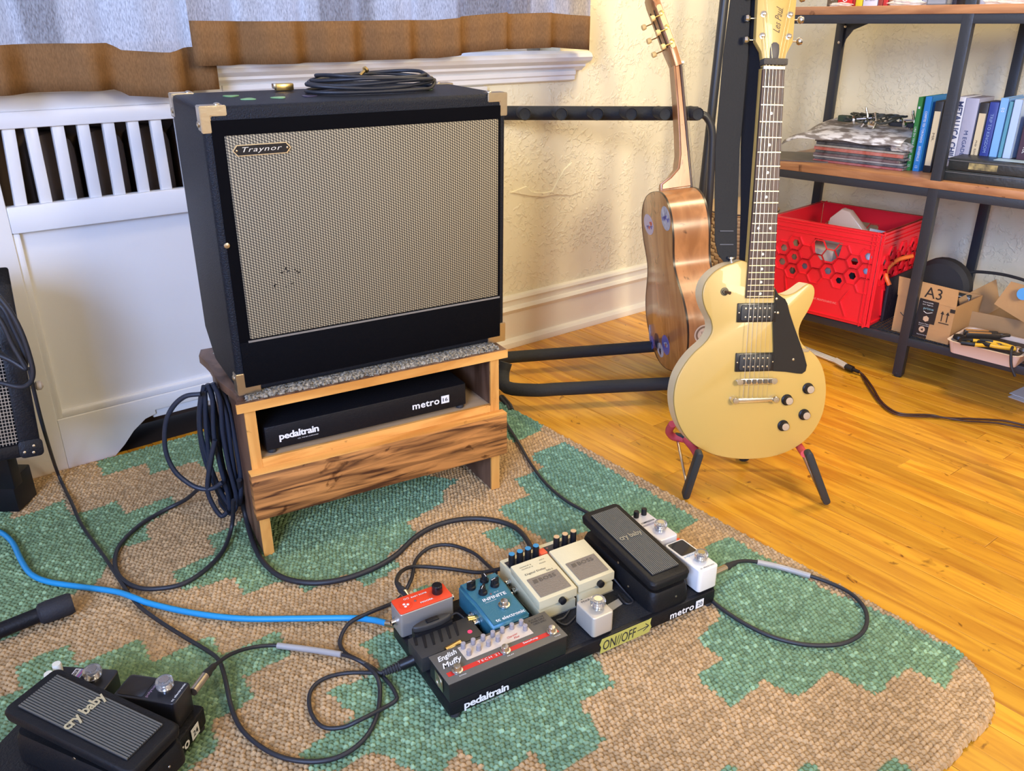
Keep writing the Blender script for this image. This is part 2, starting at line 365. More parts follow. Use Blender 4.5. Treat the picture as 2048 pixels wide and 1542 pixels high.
# ---------------------------------------------------------------- braided rug, real relief, dyed pattern
def pix_floor(pts, z=.012):
    out = []
    for u, v in pts:
        p = at(u, v, z); out.append((p.x*cos(AZ) + p.y*sin(AZ), -p.x*sin(AZ) + p.y*cos(AZ)))
    return out
GREEN = [
 [(960,840),(1001,797),(1017,806),(1087,850),(1080,862),(1026,884),(1008,874),(965,880)],
 [(1126,883),(1143,891),(1193,921),(1260,962),(1357,1014),(1395,1039),(1353,1066),(1290,1095),(1175,1061),(1129,1082),(1105,1091),(1070,1066),(1015,1035),(997,1017),(1058,988),(1029,957),(1088,935),(1060,912)],
 [(963,1064),(1017,1050),(1052,1073),(1041,1088),(1008,1101),(985,1082)],
 [(1460,1073),(1498,1095),(1569,1134),(1648,1177),(1726,1209),(1801,1242),(1872,1281),(1934,1302),(1918,1323),(1892,1375),(1814,1333),(1752,1387),(1661,1340),(1595,1393),(1527,1359),(1468,1415),(1393,1352),(1445,1317),(1393,1278),(1433,1240),(1440,1225),(1400,1160),(1397,1106),(1437,1080)],
 [(721,1287),(776,1263),(860,1240),(1000,1230),(1180,1300),(1195,1320),(1230,1370),(1158,1403),(1210,1480),(1130,1542),(1110,1560),(1065,1500),(1000,1560),(920,1500),(870,1560),(745,1500),(680,1542),(622,1542),(596,1508),(710,1430),(655,1383),(745,1345),(759,1327)],
 [(1590,1535),(1622,1522),(1660,1560),(1620,1600)], [(1745,1545),(1791,1512),(1840,1550),(1800,1600)], [(1430,1550),(1460,1530),(1500,1560)],
 [(29,1332),(137,1287),(156,1328),(281,1277),(301,1324),(422,1269),(441,1308),(557,1262),(586,1308),(484,1353),(512,1387),(469,1422),(422,1441),(430,1470),(434,1500),(371,1542),(340,1600),(-100,1600),(-100,1420),(0,1395),(43,1379)],
 [(-150,1060),(-110,1010),(0,1007),(16,1010),(26,1037),(79,1021),(126,999),(142,1030),(232,1004),(254,1026),(342,993),(355,1012),(290,1050),(300,1080),(241,1095),(191,1166),(150,1185),(100,1200),(30,1270),(-60,1300),(-150,1250)],
 [(186,908),(400,852),(520,820),(520,960),(418,941),(391,922),(301,950),(293,925),(208,950)],
 [(414,1074),(434,1103),(344,1144),(367,1180),(469,1154),(488,1187),(578,1156),(613,1183),(695,1148),(734,1172),(781,1144),(800,1131),(775,1110),(835,1072),(815,1045),(885,1005),(886,982),(920,959),(760,940),(520,1010),(470,1050)],
 [(826,1180),(855,1168),(893,1172),(905,1200),(850,1235)]]
def inside(poly, X, Y):
    c = np.zeros(X.shape, bool); n = len(poly)
    for i in range(n):
        x1, y1 = poly[i]; x2, y2 = poly[i-1]
        if y1 == y2: continue
        k = (y1 > Y) != (y2 > Y)
        c ^= k & (X < (x2 - x1)*(Y - y1)/(y2 - y1) + x1)
    return c
def make_rug():
    x0, x1, y0, y1 = -.22, 1.215, .285, 1.905; st = .0019
    nx = int((x1 - x0)/st); ny = int((y1 - y0)/st)
    X, Y = np.meshgrid(np.linspace(x0, x1, nx), np.linspace(y0, y1, ny), indexing='ij')
    def sn(f, s): return np.sin(X*f[0] + Y*f[1] + s)
    wx = X + .0016*sn((31, 17), 0) + .0012*sn((-14, 53), 1) + .0009*sn((71, 64), 2)
    wy = Y + .0022*sn((23, -19), 3) + .0014*sn((47, 29), 4) + .0008*sn((90, -41), 5)
    p, q = .0084, .0070
    row = np.floor(wy/q); ph = (row % 2)*.5 + .25*np.sin(row*1.7)*.3
    cx = wx/p + ph; cell = np.floor(cx)
    fx = cx - cell - .5; fy = wy/q - row - .5
    sh = fx + .35*fy
    d = np.clip(1 - (np.abs(sh)*2)**2.2, 0, 1)*np.clip(1 - (np.abs(fy)*2)**2.4, 0, 1)
    h = (cell*127.1 + row*311.7); rn = np.abs(np.sin(h)*43758.5453) % 1
    H = .0065 + .0082*np.sqrt(d)*(.75 + .4*rn) + .0006*sn((9, 7), 0)
    # rounded near corner and rolled edges
    r = .13; ex = np.minimum(x1 - X, 9); ey = Y - y0; ed = np.minimum(ex, ey); ed = np.minimum(ed, y1 - Y)
    cc = (ex < r) & (ey < r); ed = np.where(cc, r - np.hypot(r - ex, r - ey), ed)
    ed = ed + .0015*np.sin(cell*3.3 + row*1.3)
    edge = np.clip(ed/.012, 0, 1); H = H*np.sqrt(np.clip(1 - (1 - edge)**2, 0, 1))
    keep = ed > -.001
    g = np.zeros(X.shape, bool)
    # colour is decided per knot, so the dye steps follow the knots
    kx = (cell + .5 - ph)*p + (X - wx); ky = (row + .5)*q + (Y - wy)
    for P in GREEN: g |= inside(pix_floor(P), kx, ky)
    tan = np.array([.50, .325, .160]); grn = np.array([.215, .31, .15]); teal = np.array([.155, .28, .19])
    m = .5 + .5*np.sin(X*3.1 + 1)*np.cos(Y*2.3)
    gc = grn + (teal - grn)*m[..., None]
    c = np.where(g[..., None], gc, tan); c = c*(.74 + .42*rn[..., None])
    rb = np.abs(np.sin(h*1.37)*9871.3) % 1; fl_ = (rb > .86)[..., None] & g[..., None]
    c = np.where(fl_, c*1.35 + .03, c)
    border = ((x1 - X) < .035)[..., None]; c = np.where(border, c*np.array([.86, .90, 1.0]), c)
    wear = .92 + .08*np.sin(X*12 + 2*np.sin(Y*9)); c = c*wear[..., None]
    # mesh
    idx = np.arange(nx*ny).reshape(nx, ny)
    a = idx[:-1, :-1]; f = np.stack([a, idx[1:, :-1], idx[1:, 1:], idx[:-1, 1:]], -1)
    ok = keep[:-1, :-1] & keep[1:, :-1] & keep[1:, 1:] & keep[:-1, 1:]
    f = f[ok]
    used = np.zeros(nx*ny, bool); used[f.reshape(-1)] = True; remap = np.cumsum(used) - 1
    co = np.stack([X, Y, H], -1).reshape(-1, 3)[used]; f = remap[f]; cl = c.reshape(-1, 3)[used]
    me = bpy.data.meshes.new('braided_rug'); me.vertices.add(len(co)); me.vertices.foreach_set('co', co.astype(np.float32).reshape(-1))
    me.loops.add(len(f)*4); me.loops.foreach_set('vertex_index', f.astype(np.int32).reshape(-1))
    me.polygons.add(len(f)); me.polygons.foreach_set('loop_start', np.arange(0, len(f)*4, 4, dtype=np.int32))
    me.polygons.foreach_set('use_smooth', np.ones(len(f), bool)); me.update(calc_edges=True)
    at_ = me.color_attributes.new('dye', 'FLOAT_COLOR', 'POINT'); buf = np.ones((len(co), 4), np.float32); buf[:, :3] = np.clip(cl, 0, 1); at_.data.foreach_set('color', buf.reshape(-1))
    m = M('jute_rug', (1, 1, 1), .95, spec=.15); nt = m.node_tree; N = nt.nodes; L = nt.links
    ca = N.new('ShaderNodeVertexColor'); ca.layer_name = 'dye'
    ns = N.new('ShaderNodeTexNoise'); ns.inputs['Scale'].default_value = 900; tc = N.new('ShaderNodeTexCoord'); L.new(tc.outputs['Object'], ns.inputs['Vector'])
    mr = N.new('ShaderNodeMapRange'); mr.inputs['To Min'].default_value = .6; mr.inputs['To Max'].default_value = 1.4; L.new(ns.outputs['Fac'], mr.inputs['Value'])
    mx = N.new('ShaderNodeVectorMath'); mx.operation = 'SCALE'; L.new(ca.outputs['Color'], mx.inputs[0]); L.new(mr.outputs[0], mx.inputs['Scale']); L.new(mx.outputs[0], N['Principled BSDF'].inputs['Base Color'])
    o = link('braided_rug', me, m); o.matrix_world = RF
    tag(o, 'tan braided jute rug with green stepped pattern and rounded corner on the wood floor', 'rug')
make_rug()
# ---------------------------------------------------------------- curtains
def curtain_mat(name, base, sheer):
    m = bpy.data.materials.new(name); m.use_nodes = True; nt = m.node_tree; N = nt.nodes; L = nt.links
    N.remove(N['Principled BSDF']); out = N['Material Output']
    tc = N.new('ShaderNodeTexCoord'); mp = N.new('ShaderNodeMapping'); mp.inputs['Scale'].default_value = (520, 520, 130); L.new(tc.outputs['Object'], mp.inputs[0])
    ns = N.new('ShaderNodeTexNoise'); ns.inputs['Scale'].default_value = 1; ns.inputs['Detail'].default_value = 3; L.new(mp.outputs[0], ns.inputs['Vector'])
    wv = N.new('ShaderNodeTexNoise'); wv.inputs['Scale'].default_value = 1; wv.inputs['Detail'].default_value = 1
    mw = N.new('ShaderNodeMapping'); mw.inputs['Scale'].default_value = (9, 0, .35); L.new(tc.outputs['Object'], mw.inputs[0]); L.new(mw.outputs[0], wv.inputs['Vector'])
    dbl = N.new('ShaderNodeMapRange'); dbl.inputs['From Min'].default_value = .54; dbl.inputs['From Max'].default_value = .60; dbl.inputs['To Min'].default_value = 1; dbl.inputs['To Max'].default_value = .42; L.new(wv.outputs['Fac'], dbl.inputs['Value'])
    r = N.new('ShaderNodeValToRGB'); L.new(ns.outputs['Fac'], r.inputs[0]); r.color_ramp.elements[0].position = .35; r.color_ramp.elements[1].position = .68
    r.color_ramp.elements[0].color = (*[c*(.55 if sheer else .75) for c in base], 1); r.color_ramp.elements[1].color = (*base, 1)
    d = N.new('ShaderNodeBsdfDiffuse'); tl = N.new('ShaderNodeBsdfTranslucent'); tp = N.new('ShaderNodeBsdfTransparent')
    L.new(r.outputs[0], d.inputs[0])
    r3 = N.new('ShaderNodeValToRGB'); L.new(ns.outputs['Fac'], r3.inputs[0]); r3.color_ramp.elements[0].position = .35; r3.color_ramp.elements[1].position = .7
    k = .95 if sheer else .06
    r3.color_ramp.elements[0].color = (k*.5, k*.48, k*.47, 1); r3.color_ramp.elements[1].color = (k, k*.95, k*.9, 1)
    sc_ = N.new('ShaderNodeVectorMath'); sc_.operation = 'SCALE'; L.new(r3.outputs[0], sc_.inputs[0]); L.new(dbl.outputs[0], sc_.inputs['Scale'])
    L.new(sc_.outputs[0] if sheer else r3.outputs[0], tl.inputs[0])
    m1 = N.new('ShaderNodeMixShader'); m1.inputs[0].default_value = .8 if sheer else .3; L.new(d.outputs[0], m1.inputs[1]); L.new(tl.outputs[0], m1.inputs[2])
    m2 = N.new('ShaderNodeMixShader'); L.new(m1.outputs[0], m2.inputs[1]); L.new(tp.outputs[0], m2.inputs[2])
    if sheer:
        mr = N.new('ShaderNodeMapRange'); mr.inputs['From Min'].default_value = .4; mr.inputs['From Max'].default_value = .7; mr.inputs['To Min'].default_value = .02; mr.inputs['To Max'].default_value = .2
        L.new(ns.outputs['Fac'], mr.inputs['Value']); L.new(mr.outputs[0], m2.inputs[0])
    else: m2.inputs[0].default_value = 0
    L.new(m2.outputs[0], out.inputs[0]); return m
sheer = curtain_mat('curtain_cloth', (.50, .32, .18), True); hem = curtain_mat('curtain_hem', (.36, .19, .08), False)
def curtain(label, xa, xb, hemz, y0, folds, seed, topz=2.3, hemh=.085):
    rn = random.Random(seed); nx = 110
    root = empty('curtain', RF @ Matrix.Translation((0, WY, 0)), label, 'curtain', 'brown linen curtains over the window')
    xs = [xa + (xb - xa)*i/nx for i in range(nx+1)]
    def off(x, z):
        s = 0
        for a, f, p in folds: s += a*sin(f*x + p + .25*(z - .8))
        return y0 + s*(.75 + .25*min(1, max(0, (z - .8)/.8)))
    def hz(x): return hemz(x)
    for nm, mat, zs, dy in (('cloth', sheer, 'c', 0), ('hem', hem, 'h', -.0012)):
        bm = bmesh.new(); rows = []
        ts = [i/12 for i in range(13)] if zs == 'c' else [0, .33, .66, 1]
        for t_ in ts:
            row = []
            for x in xs:
                b = hz(x); z = (b + hemh*.97 + (topz - b - hemh)*t_) if zs == 'c' else b + hemh*t_
                row.append(bm.verts.new((x, off(x, z) + dy, z)))
            rows.append(row)
        for a, b in zip(rows, rows[1:]):
            for i in range(nx): bm.faces.new((a[i], a[i+1], b[i+1], b[i]))
        o = bmdone(bm, nm, mat, root, 60)
        if nm == 'hem': 
            md = o.modifiers.new('thick', 'SOLIDIFY'); md.thickness = .0015
    return root
FW = RF @ Matrix.Translation((0, WY, 0))
def hemfn(px, y):
    P = [onp(FW, u, v, y) for u, v in px]; P = sorted((p.x, p.z) for p in P)
    def f(x):
        if x <= P[0][0]: return P[0][1] + (x - P[0][0])*0
        for (a, b), (c, d) in zip(P, P[1:]):
            if x <= c: return b + (d - b)*(x - a)/(c - a)
        return P[-1][1]
    return f, P
f1, P1 = hemfn([(0, 189), (90, 184), (150, 181), (232, 178), (255, 191), (335, 193), (380, 182), (437, 178)], -.07)
curtain('left brown linen curtain hanging lower, over the radiator slats', -.78, P1[-1][0], f1, -.088, ((.026, 41, .4), (.009, 83, 1.2), (.007, 17, 2)), 3)
f2, P2 = hemfn([(388, 132), (520, 129), (640, 125), (720, 122), (800, 118), (870, 116), (960, 103), (1010, 96), (1025, 99), (1100, 94), (1183, 101)], -.10)
curtain('right brown linen curtain with its hem just above the window sill', P2[0][0], P2[-1][0], f2, -.105, ((.024, 43, 1.4), (.009, 88, .3), (.006, 19, 1)), 5)
o = cyl('curtain_rod', blk2, W(-.85, WY - .09, 2.31), W(1.8, WY - .09, 2.31), .01); tag(o, 'dark rod across the top of the window above the curtains', 'curtain rod')
# ================================================================ STOOL under the amplifier
pine = wood('pine_edge', (.80, .40, .10), (.58, .24, .045), 5, (1, 6, 6), .5, .1, .08)
pinev = wood('pine_edge_upright', (.80, .40, .10), (.58, .24, .045), 5, (6, 6, 1), .5, .1, .08)
rust = wood('rustic_board', (.62, .26, .070), (.085, .028, .010), 3.2, (2, 3, 24), .42, .15, .05, knots=.03)
rustd = wood('rustic_side', (.20, .105, .06), (.07, .03, .015), 4, (9, 3, 1), .5, .1, .05)
SF = frame((-.470, 1.286, 0), R(30.0))
ST = empty('wooden_stool', SF, 'low homemade wooden stool with dark rustic front board, under the guitar amplifier', 'stool')
Wd, Dp, zt = .532, .305, .330; zb = .0125
wav = [(0, 0), (Wd, 0), (Wd, Dp), (.0, Dp)]
left = [(.004*sin(i*1.1) + .006*sin(i*.45 + 1), Dp*i/10) for i in range(9, 0, -1)]
tp = prism('top', rustd, wav[:3] + [(.002, Dp)] + left, zt - .017, zt, ST, 'xy', .0015)
box('front_edging', pine, (.0, -.0015, zt - .017), (Wd, .003, zt - .0005), ST)
for xx in (.014, Wd - .034):
    s_ = box('side_panel', rustd, (xx, .012, zb), (xx + .018, Dp - .015, zt - .017), ST)
    box('edging', pinev, (xx - .0005, .008, zb), (xx + .0185, .0125, zt - .017), s_)
box('shelf', M('pale_board', (.62, .42, .24), .5, var=.3, vscale=6, stretch=(1, 6, 1)), (.032, .015, .196), (Wd - .034, Dp - .015, .212), ST)
box('shelf_edging', pine, (.032, .009, .196), (Wd - .034, .0155, .213), ST)
fb = box('front_board', rust, (.006, -.012, .103), (Wd - .008, .008, .195), ST, .0008)
box('edging', pine, (.006, -.0122, .194), (Wd - .008, .0082, .197), fb)
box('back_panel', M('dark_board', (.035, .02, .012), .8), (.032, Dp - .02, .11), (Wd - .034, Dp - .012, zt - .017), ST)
# peg on the left side for the cable
peg = SF.inverted() @ Vector((0, 0, 0))
I_ = SF.inverted(); o_ = I_ @ CAM; d_r = I_.to_3x3() @ ray(430, 806); hk = o_ + d_r*((.0135 - o_.x)/d_r.x)
lathe('hook', M('pale_peg', (.6, .5, .38), .5), [(.005, 0), (.005, .014), (.008, .017), (.008, .022), (.004, .024)], ST, hk, (-1, 0, .25))
# carpet offcut on top
def mat_patch():
    nx, ny = 190, 90; x = np.linspace(.02, Wd - .012, nx); y = np.linspace(.006, Dp - .03, ny)
    X, Y = np.meshgrid(x, y, indexing='ij'); H = .0045 + .004*rng.random(X.shape)
    e = np.minimum(np.minimum(X - x[0], x[-1] - X), np.minimum(Y - y[0], y[-1] - Y)); H = H*np.clip(e/.004 + .1, 0, 1)
    X = X + .0015*rng.standard_normal(X.shape); Y = Y + .0015*rng.standard_normal(X.shape)
    me = bpy.data.meshes.new('carpet_offcut'); idx = np.arange(nx*ny).reshape(nx, ny); a = idx[:-1, :-1]
    f = np.stack([a, idx[1:, :-1], idx[1:, 1:], idx[:-1, 1:]], -1).reshape(-1, 4)
    me.from_pydata(np.stack([X, Y, H + zt], -1).reshape(-1, 3).tolist(), [], f.tolist())
    m = M('speckled_carpet', (.46, .40, .30), .95, var=.9, vscale=220, vcol=(.03, .028, .025), spec=.1)
    o = link('carpet_offcut', me, m); o.matrix_world = SF
    tag(o, 'speckled grey carpet offcut lying on the wooden stool, under the amplifier', 'carpet')
mat_patch()
# ================================================================ AMPLIFIER
AF = frame((-.470, 1.310, zt + .0085), R(31.0), R(1.26))
AM = empty('guitar_amplifier', AF, 'large black guitar amplifier cabinet with woven grey grille cloth on the wooden stool', 'amplifier')
aw, ad_, ah = .530, .232, .473
tolex = M('black_tolex', (.010, .012, .017), .45, bump=.5, bscale=420, spec=.2)
prof = [(0, 0)]
sd = [(.0, .0), (ad_ - .06, 0), (ad_, .05), (ad_, ah), (0, ah)]
def amp_shell():
    bm = bmesh.new(); t_ = .022
    def ex(pts, x0, x1):
        A = [bm.verts.new((x0, p[0], p[1])) for p in pts]; B = [bm.verts.new((x1, p[0], p[1])) for p in pts]; n = len(pts)
        bm.faces.new(A); bm.faces.new(B[::-1])
        for i in range(n): bm.faces.new((A[i], B[i], B[(i+1) % n], A[(i+1) % n]))
    ex(sd, 0, aw)
    bmesh.ops.recalc_face_normals(bm, faces=bm.faces)
    bmesh.ops.bevel(bm, geom=list(bm.edges), offset=.009, segments=4, affect='EDGES', profile=.5)
    return bmdone(bm, 'cabinet', tolex, AM, 40)
amp_shell()
baf = M('baffle_edge', (.003, .003, .004), .6, spec=.04)
gx0, gx1, gz0, gz1 = .030, aw - .018, .098, ah - .043
box('baffle_frame', baf, (.012, -.0015, .012), (aw - .012, .004, ah - .02), AM)
def grille():
    m = M('grille_cloth', (.30, .27, .19), .7); nt = m.node_tree; N = nt.nodes; L = nt.links; p = N['Principled BSDF']
    tc = N.new('ShaderNodeTexCoord'); sx = N.new('ShaderNodeSeparateXYZ'); L.new(tc.outputs['Object'], sx.inputs[0])
    def ma(op, a, b=None, c=None):
        n = N.new('ShaderNodeMath'); n.operation = op
        for i, q in enumerate((a, b, c)):
            if q is None: continue
            if isinstance(q, (int, float)): n.inputs[i].default_value = q
            else: L.new(q, n.inputs[i])
        return n.outputs[0]
    px, pz = .0045, .0046
    u = ma('DIVIDE', sx.outputs[0], px); col = ma('FLOOR', u); par = ma('MODULO', ma('ABSOLUTE', col), 2)
    v = ma('ADD', ma('DIVIDE', sx.outputs[2], pz), ma('MULTIPLY', par, .5))
    fu = ma('ABSOLUTE', ma('SUBTRACT', ma('FRACT', u), .5)); fv = ma('FRACT', ma('ADD', v, ma('MULTIPLY', ma('FRACT', u), .6)))
    fvv = ma('ABSOLUTE', ma('SUBTRACT', fv, .5))
    d = ma('MULTIPLY', ma('SUBTRACT', .5, fu), ma('SUBTRACT', .5, fvv))
    r = N.new('ShaderNodeValToRGB'); L.new(d, r.inputs[0]); r.color_ramp.elements[0].position = .022; r.color_ramp.elements[1].position = .085
    r.color_ramp.elements[0].color = (.035, .028, .018, 1); r.color_ramp.elements[1].color = (.40, .33, .20, 1)
    L.new(r.outputs[0], p.inputs['Base Color'])
    b = N.new('ShaderNodeBump'); b.inputs['Strength'].default_value = .7; b.inputs['Distance'].default_value = .001; L.new(d, b.inputs['Height']); L.new(b.outputs[0], p.inputs['Normal'])
    g = box('grille_cloth', m, (gx0, -.004, gz0), (gx1, .002, gz1), AM, .0015)
grille()
box('lower_panel', M('black_vinyl_panel', (.004, .004, .005), .6, bump=.3, bscale=400, spec=.04), (.012, -.004, .012), (aw - .012, .001, gz0 - .004), AM, .001)
box('panel_piping', M('grey_piping', (.22, .20, .17), .4), (gx0 - .004, -.0052, gz0 - .005), (aw - .014, -.003, gz0 - .002), AM)
# badge
bd = prism('badge', M('badge_gold', (.72, .60, .38), .35, .7), [(.043, .412), (.050, .421), (.126, .421), (.133, .412), (.126, .398), (.050, .398)][0:0] or [(.045, .399), (.038, .4075), (.045, .416), (.123, .416), (.130, .4075), (.123, .399)], -.0065, -.003, AM, 'xz')
prism('badge_field', blk, [(.0462, .4003), (.0400, .4075), (.0462, .4147), (.1218, .4147), (.128, .4075), (.1218, .4003)], -.0070, -.006, bd, 'xz')
text('lettering', 'Traynor', M('badge_letter', (.75, .68, .55), .4), bd, (.084, -.0072, .4075), (1, 0, 0), (0, 0, 1), w=.062, h=.0098, bold=-.004, shear=.3, sp=1.1)
for xx in (.0445, .1235): lathe('rivet', nickel, [(.0018, 0), (.0016, .0006), (.0003, .0009)], bd, (xx, -.0070, .4075), (0, -1, 0), 8)
# corner guards: bent three-sided plates
def guard(cx, cy, cz, sx, sy, sz, L1=.038):
    bm = bmesh.new(); e = .0018; w_ = .019
    F_ = Matrix.Translation((cx, cy, cz)) @ Matrix.Diagonal((sx, sy, sz, 1))
    q_ = w_*.72; ol_ = [(-e, e), (L1, e), (L1, -q_), (q_, -q_), (q_, -L1), (-e, -L1)]
    A = [bm.verts.new(F_ @ Vector((a, -e, b))) for a, b in ol_]; Bv = [bm.verts.new(F_ @ Vector((a, .004, b))) for a, b in ol_]
    bm.faces.new(A); bm.faces.new(Bv[::-1])
    for i in range(6): bm.faces.new((A[i], Bv[i], Bv[(i+1) % 6], A[(i+1) % 6]))
    abox(bm, (-e, -e + .0005, -.002), (L1*.95, L1*.62, e - .0002), F_); abox(bm, (-e + .0002, -e + .0005, -L1*.95), (.002, L1*.62, e - .0003), F_)
    bmesh.ops.recalc_face_normals(bm, faces=bm.faces)
    bmesh.ops.bevel(bm, geom=[e_ for e_ in bm.edges], offset=.0012, segments=2, affect='EDGES')
    g = bmdone(bm, 'corner_guard', nickel, AM, 50)
    for q, ax in (((.028, .014, e), (0, 0, sz)), ((-e, .016, -.026), (-sx, 0, 0))):
        lathe('screw', nickel, [(.0052, -.0005), (.0052, .0008), (.004, .002), (.0012, .0028)], g, F_ @ Vector(q), ax, 12)
for (cx, sx) in ((0, 1), (aw, -1)):
    for (cz, sz) in ((0, -1), (ah, 1)):
        guard(cx, 0, cz, sx, 1, sz)
        guard(cx, ad_, cz if cz else .05, sx, -1, sz) if cz else None
for xx, zz in ((.012, .262),):
    lathe('side_screw', nickel, [(.005, 0), (.0045, .002), (.001, .003)], AM, (xx, -.002, zz), (0, -1, 0), 10)
# worn spots on the cloth (dark nicks in the weave, lower left)
bm = bmesh.new()
for (a, b, c_, d) in ((.092, .205, .005, .0016), (.101, .209, .0016, .005), (.104, .206, .003, .0014), (.116, .207, .0022, .002), (.119, .203, .0016, .003), (.122, .201, .003, .0016), (.125, .205, .0014, .002), (.079, .182, .0016, .005), (.081, .186, .003, .0012), (.108, .184, .004, .0012), (.098, .180, .002, .0014)):
    abox(bm, (a, -.0046, b), (a + c_, -.0042, b + d))
bmdone(bm, 'cloth_nick', baf, AM)
# ---- on top of the amplifier: cable coil, plugs, picks (world placed on the amp top plane)
def ontop(u, v, dz=0): 
    I = AF.inverted(); o = I @ CAM; d = I.to_3x3() @ ray(u, v); p = o + d*((ah + dz - o.z)/d.z); return p
def atopw(u, v, dz=0): return AF @ ontop(u, v, dz)
pts = []
c0 = ontop(718, 176); 
rn = random.Random(4)
for k in range(5):
    a_, b_ = .122 - .005*k, .030 - .001*k
    for i in range(14):
        th = 2*pi*i/14
        tilt = .03*k - .05
        x = c0.x + a_*cos(th) + .006*sin(3*th + k); y = max(.075, min(ad_ - .02, ad_*.56 + b_*2.0*sin(th) + .004*cos(2*th + k*2)))
        z = ah + .0045 + .0052*k + .003*(1 + sin(th*2 + k*1.7))*(k > 0)
        pts.append(AF @ Vector((x, y, z)))
cc = empty('coiled_cable', AF @ Matrix.Translation((c0.x, ad_*.56, ah)), 'black instrument cable coiled in flat loops on top of the amplifier', 'cable')
ci_ = cc.matrix_world.inverted()
tube('cable', cablem, [ci_ @ p for p in pts], .0032, cc, 8, k=3)
pl = box('right_angle_plug', gold, (-.032, -.0065, 0), (0.0, .0065, .0125), cc, .002); 
pc = ontop(566, 182); pl.location = (pc.x - c0.x + .017, pc.y - ad_*.56 - .005, .001)
box('plug_cap', nickel, (-.036, -.0065, .004), (-.031, .0065, .0125), pl, .001)
pc2 = ontop(800, 168)
cyl('second_plug', gold, (pc2.x - c0.x - .025, .012, .019), (pc2.x - c0.x + .022, .018, .017), .0048, .0042, cc)
lathe('cable_clip', gold, [(.003, 0), (.003, .012), (.006, .014), (.006, .018)], cc, (-.015, .02, .026), (.7, .2, .5), 10)
gp = M('green_pick', (.20, .42, .17), .4)
for (u, v, lab, ang, mt) in ((462, 193, 'green guitar pick furthest left on top of the amplifier', .3, gp), (497, 199, 'green guitar pick second from the left on top of the amplifier', 1.2, gp), (558, 196, 'green guitar pick lying just in front of the brass cable plug', .8, gp), (618, 193, 'dark purple guitar pick lying on the amplifier in front of the coiled cable', 2.0, M('dark_pick', (.05, .04, .08), .4)), (851, 180, 'pale green guitar pick peeping from under the right end of the coiled cable', .2, gp)):
    p = ontop(u, v); ol = [(cos(t_)*(.0125 + .002*cos(3*t_)), sin(t_)*(.0115 + .002*cos(3*t_))) for t_ in [2*pi*i/18 for i in range(18)]]
    o = prism('guitar_pick', mt, ol, 0, .0011, None, 'xy'); o.matrix_world = AF @ Matrix.Translation((p.x, min(p.y, ad_ - .02), ah + .0003)) @ Matrix.Rotation(ang, 4, 'Z')
    tag(o, lab, 'guitar pick', 'guitar picks on the amplifier')
# ================================================================ flat pedal board stored in the stool
BF = SF @ Matrix.Translation((.045, .022, .2135))
def deck(name, F, w, d, h, label, feet=True):
    b = empty(name, F, label, 'pedal board')
    prism('deck', blk2, rrect(0, 0, w, d, .006, 2), .006, h, b, 'xy', .002)
    if feet:
        for x in (.012, w - .012):
            for y in (.008, d - .012):
                lathe('rubber_foot', rub, [(.008, 0), (.0085, .003), (.007, .006)], b, (x, y, 0), (0, 0, 1), 12)
    return b
def brand(b, w, h, num, l0, r0, f=-.0012, tw=.078):
    text('lettering', 'pedaltrain', ink, b, (l0, f, h*.53), (1, 0, 0), (0, 0, 1), w=tw*.94, h=.0178, bold=.030, sp=.92)
    text('small_lettering', 'VER. THE BIG SURROUND', ink, b, (l0 + tw*.2, f, h*.53 - .0098), (1, 0, 0), (0, 0, 1), w=tw*.5, h=.0018)
    text('lettering', 'metro', ink, b, (r0, f, h*.53), (1, 0, 0), (0, 0, 1), w=.058, h=.0125, bold=.022, sp=1.05)
    n_ = box('number_plate', ink, (r0 + .033, f - .0006, h*.53 - .007), (r0 + .050, f, h*.53 + .009), b)
    text('number', num, dink, n_, (r0 + .0415, f - .0008, h*.53 + .001), (1, 0, 0), (0, 0, 1), w=.0105, h=.0078, bold=.01)
B16 = deck('pedal_board', BF, .405, .20, .052, 'black empty pedal board with white lettering stored on the stool shelf')
brand(B16, .4, .052, '16', .062, .315)
# ================================================================ MAIN PEDAL BOARD on the rug
zr = .0135
MF = frame((-.0887, .8995, zr), R(30.86)); MT = .030
MB_ = deck('pedal_board', MF, .508, .203, MT, 'long black pedal board on the rug with all the pedals on it')
text('lettering', 'pedaltrain', ink, MB_, (.060, -.0012, .0160), (1, 0, 0), (0, 0, 1), w=.074, h=.0180, bold=.030, sp=.92)
text('small_lettering', 'VER. THE BIG SURROUND', ink, MB_, (.072, -.0012, .0060), (1, 0, 0), (0, 0, 1), w=.036, h=.0018)
text('lettering', 'metro', ink, MB_, (.432, -.0012, .0160), (1, 0, 0), (0, 0, 1), w=.052, h=.0120, bold=.022, sp=1.05)
n_ = box('number_plate', ink, (.462, -.0018, .009), (.479, -.0012, .0245), MB_)
text('number', '20', dink, n_, (.4705, -.0020, .0168), (1, 0, 0), (0, 0, 1), w=.0105, h=.0078, bold=.01)
felt = prism('hook_tape', M('loop_tape', (.012, .012, .014), .95, bump=1, bscale=500), rrect(.01, .008, .498, .195, .004, 2), MT, MT + .0008, MB_)
def torn(pts, name, mat, y): return prism(name, mat, pts, y, y - .0006, MB_, 'xz')
tp_ = torn([(.264, .002), (.266, .014), (.263, .020), (.267, .0295), (.300, .0288), (.330, .0292), (.361, .0287), (.366, .0297), (.364, .020), (.367, .012), (.362, .003), (.330, .0022), (.300, .0030)], 'tape_label', M('yellow_tape', (.50, .46, .10), .6), -.0004)
text('handwriting', 'ON//OFF', dink, tp_, (.302, -.0013, .0158), (1, 0, 0), (0, 0, 1), w=.066, h=.0185, bold=.0, shear=.15)
bm = bmesh.new()
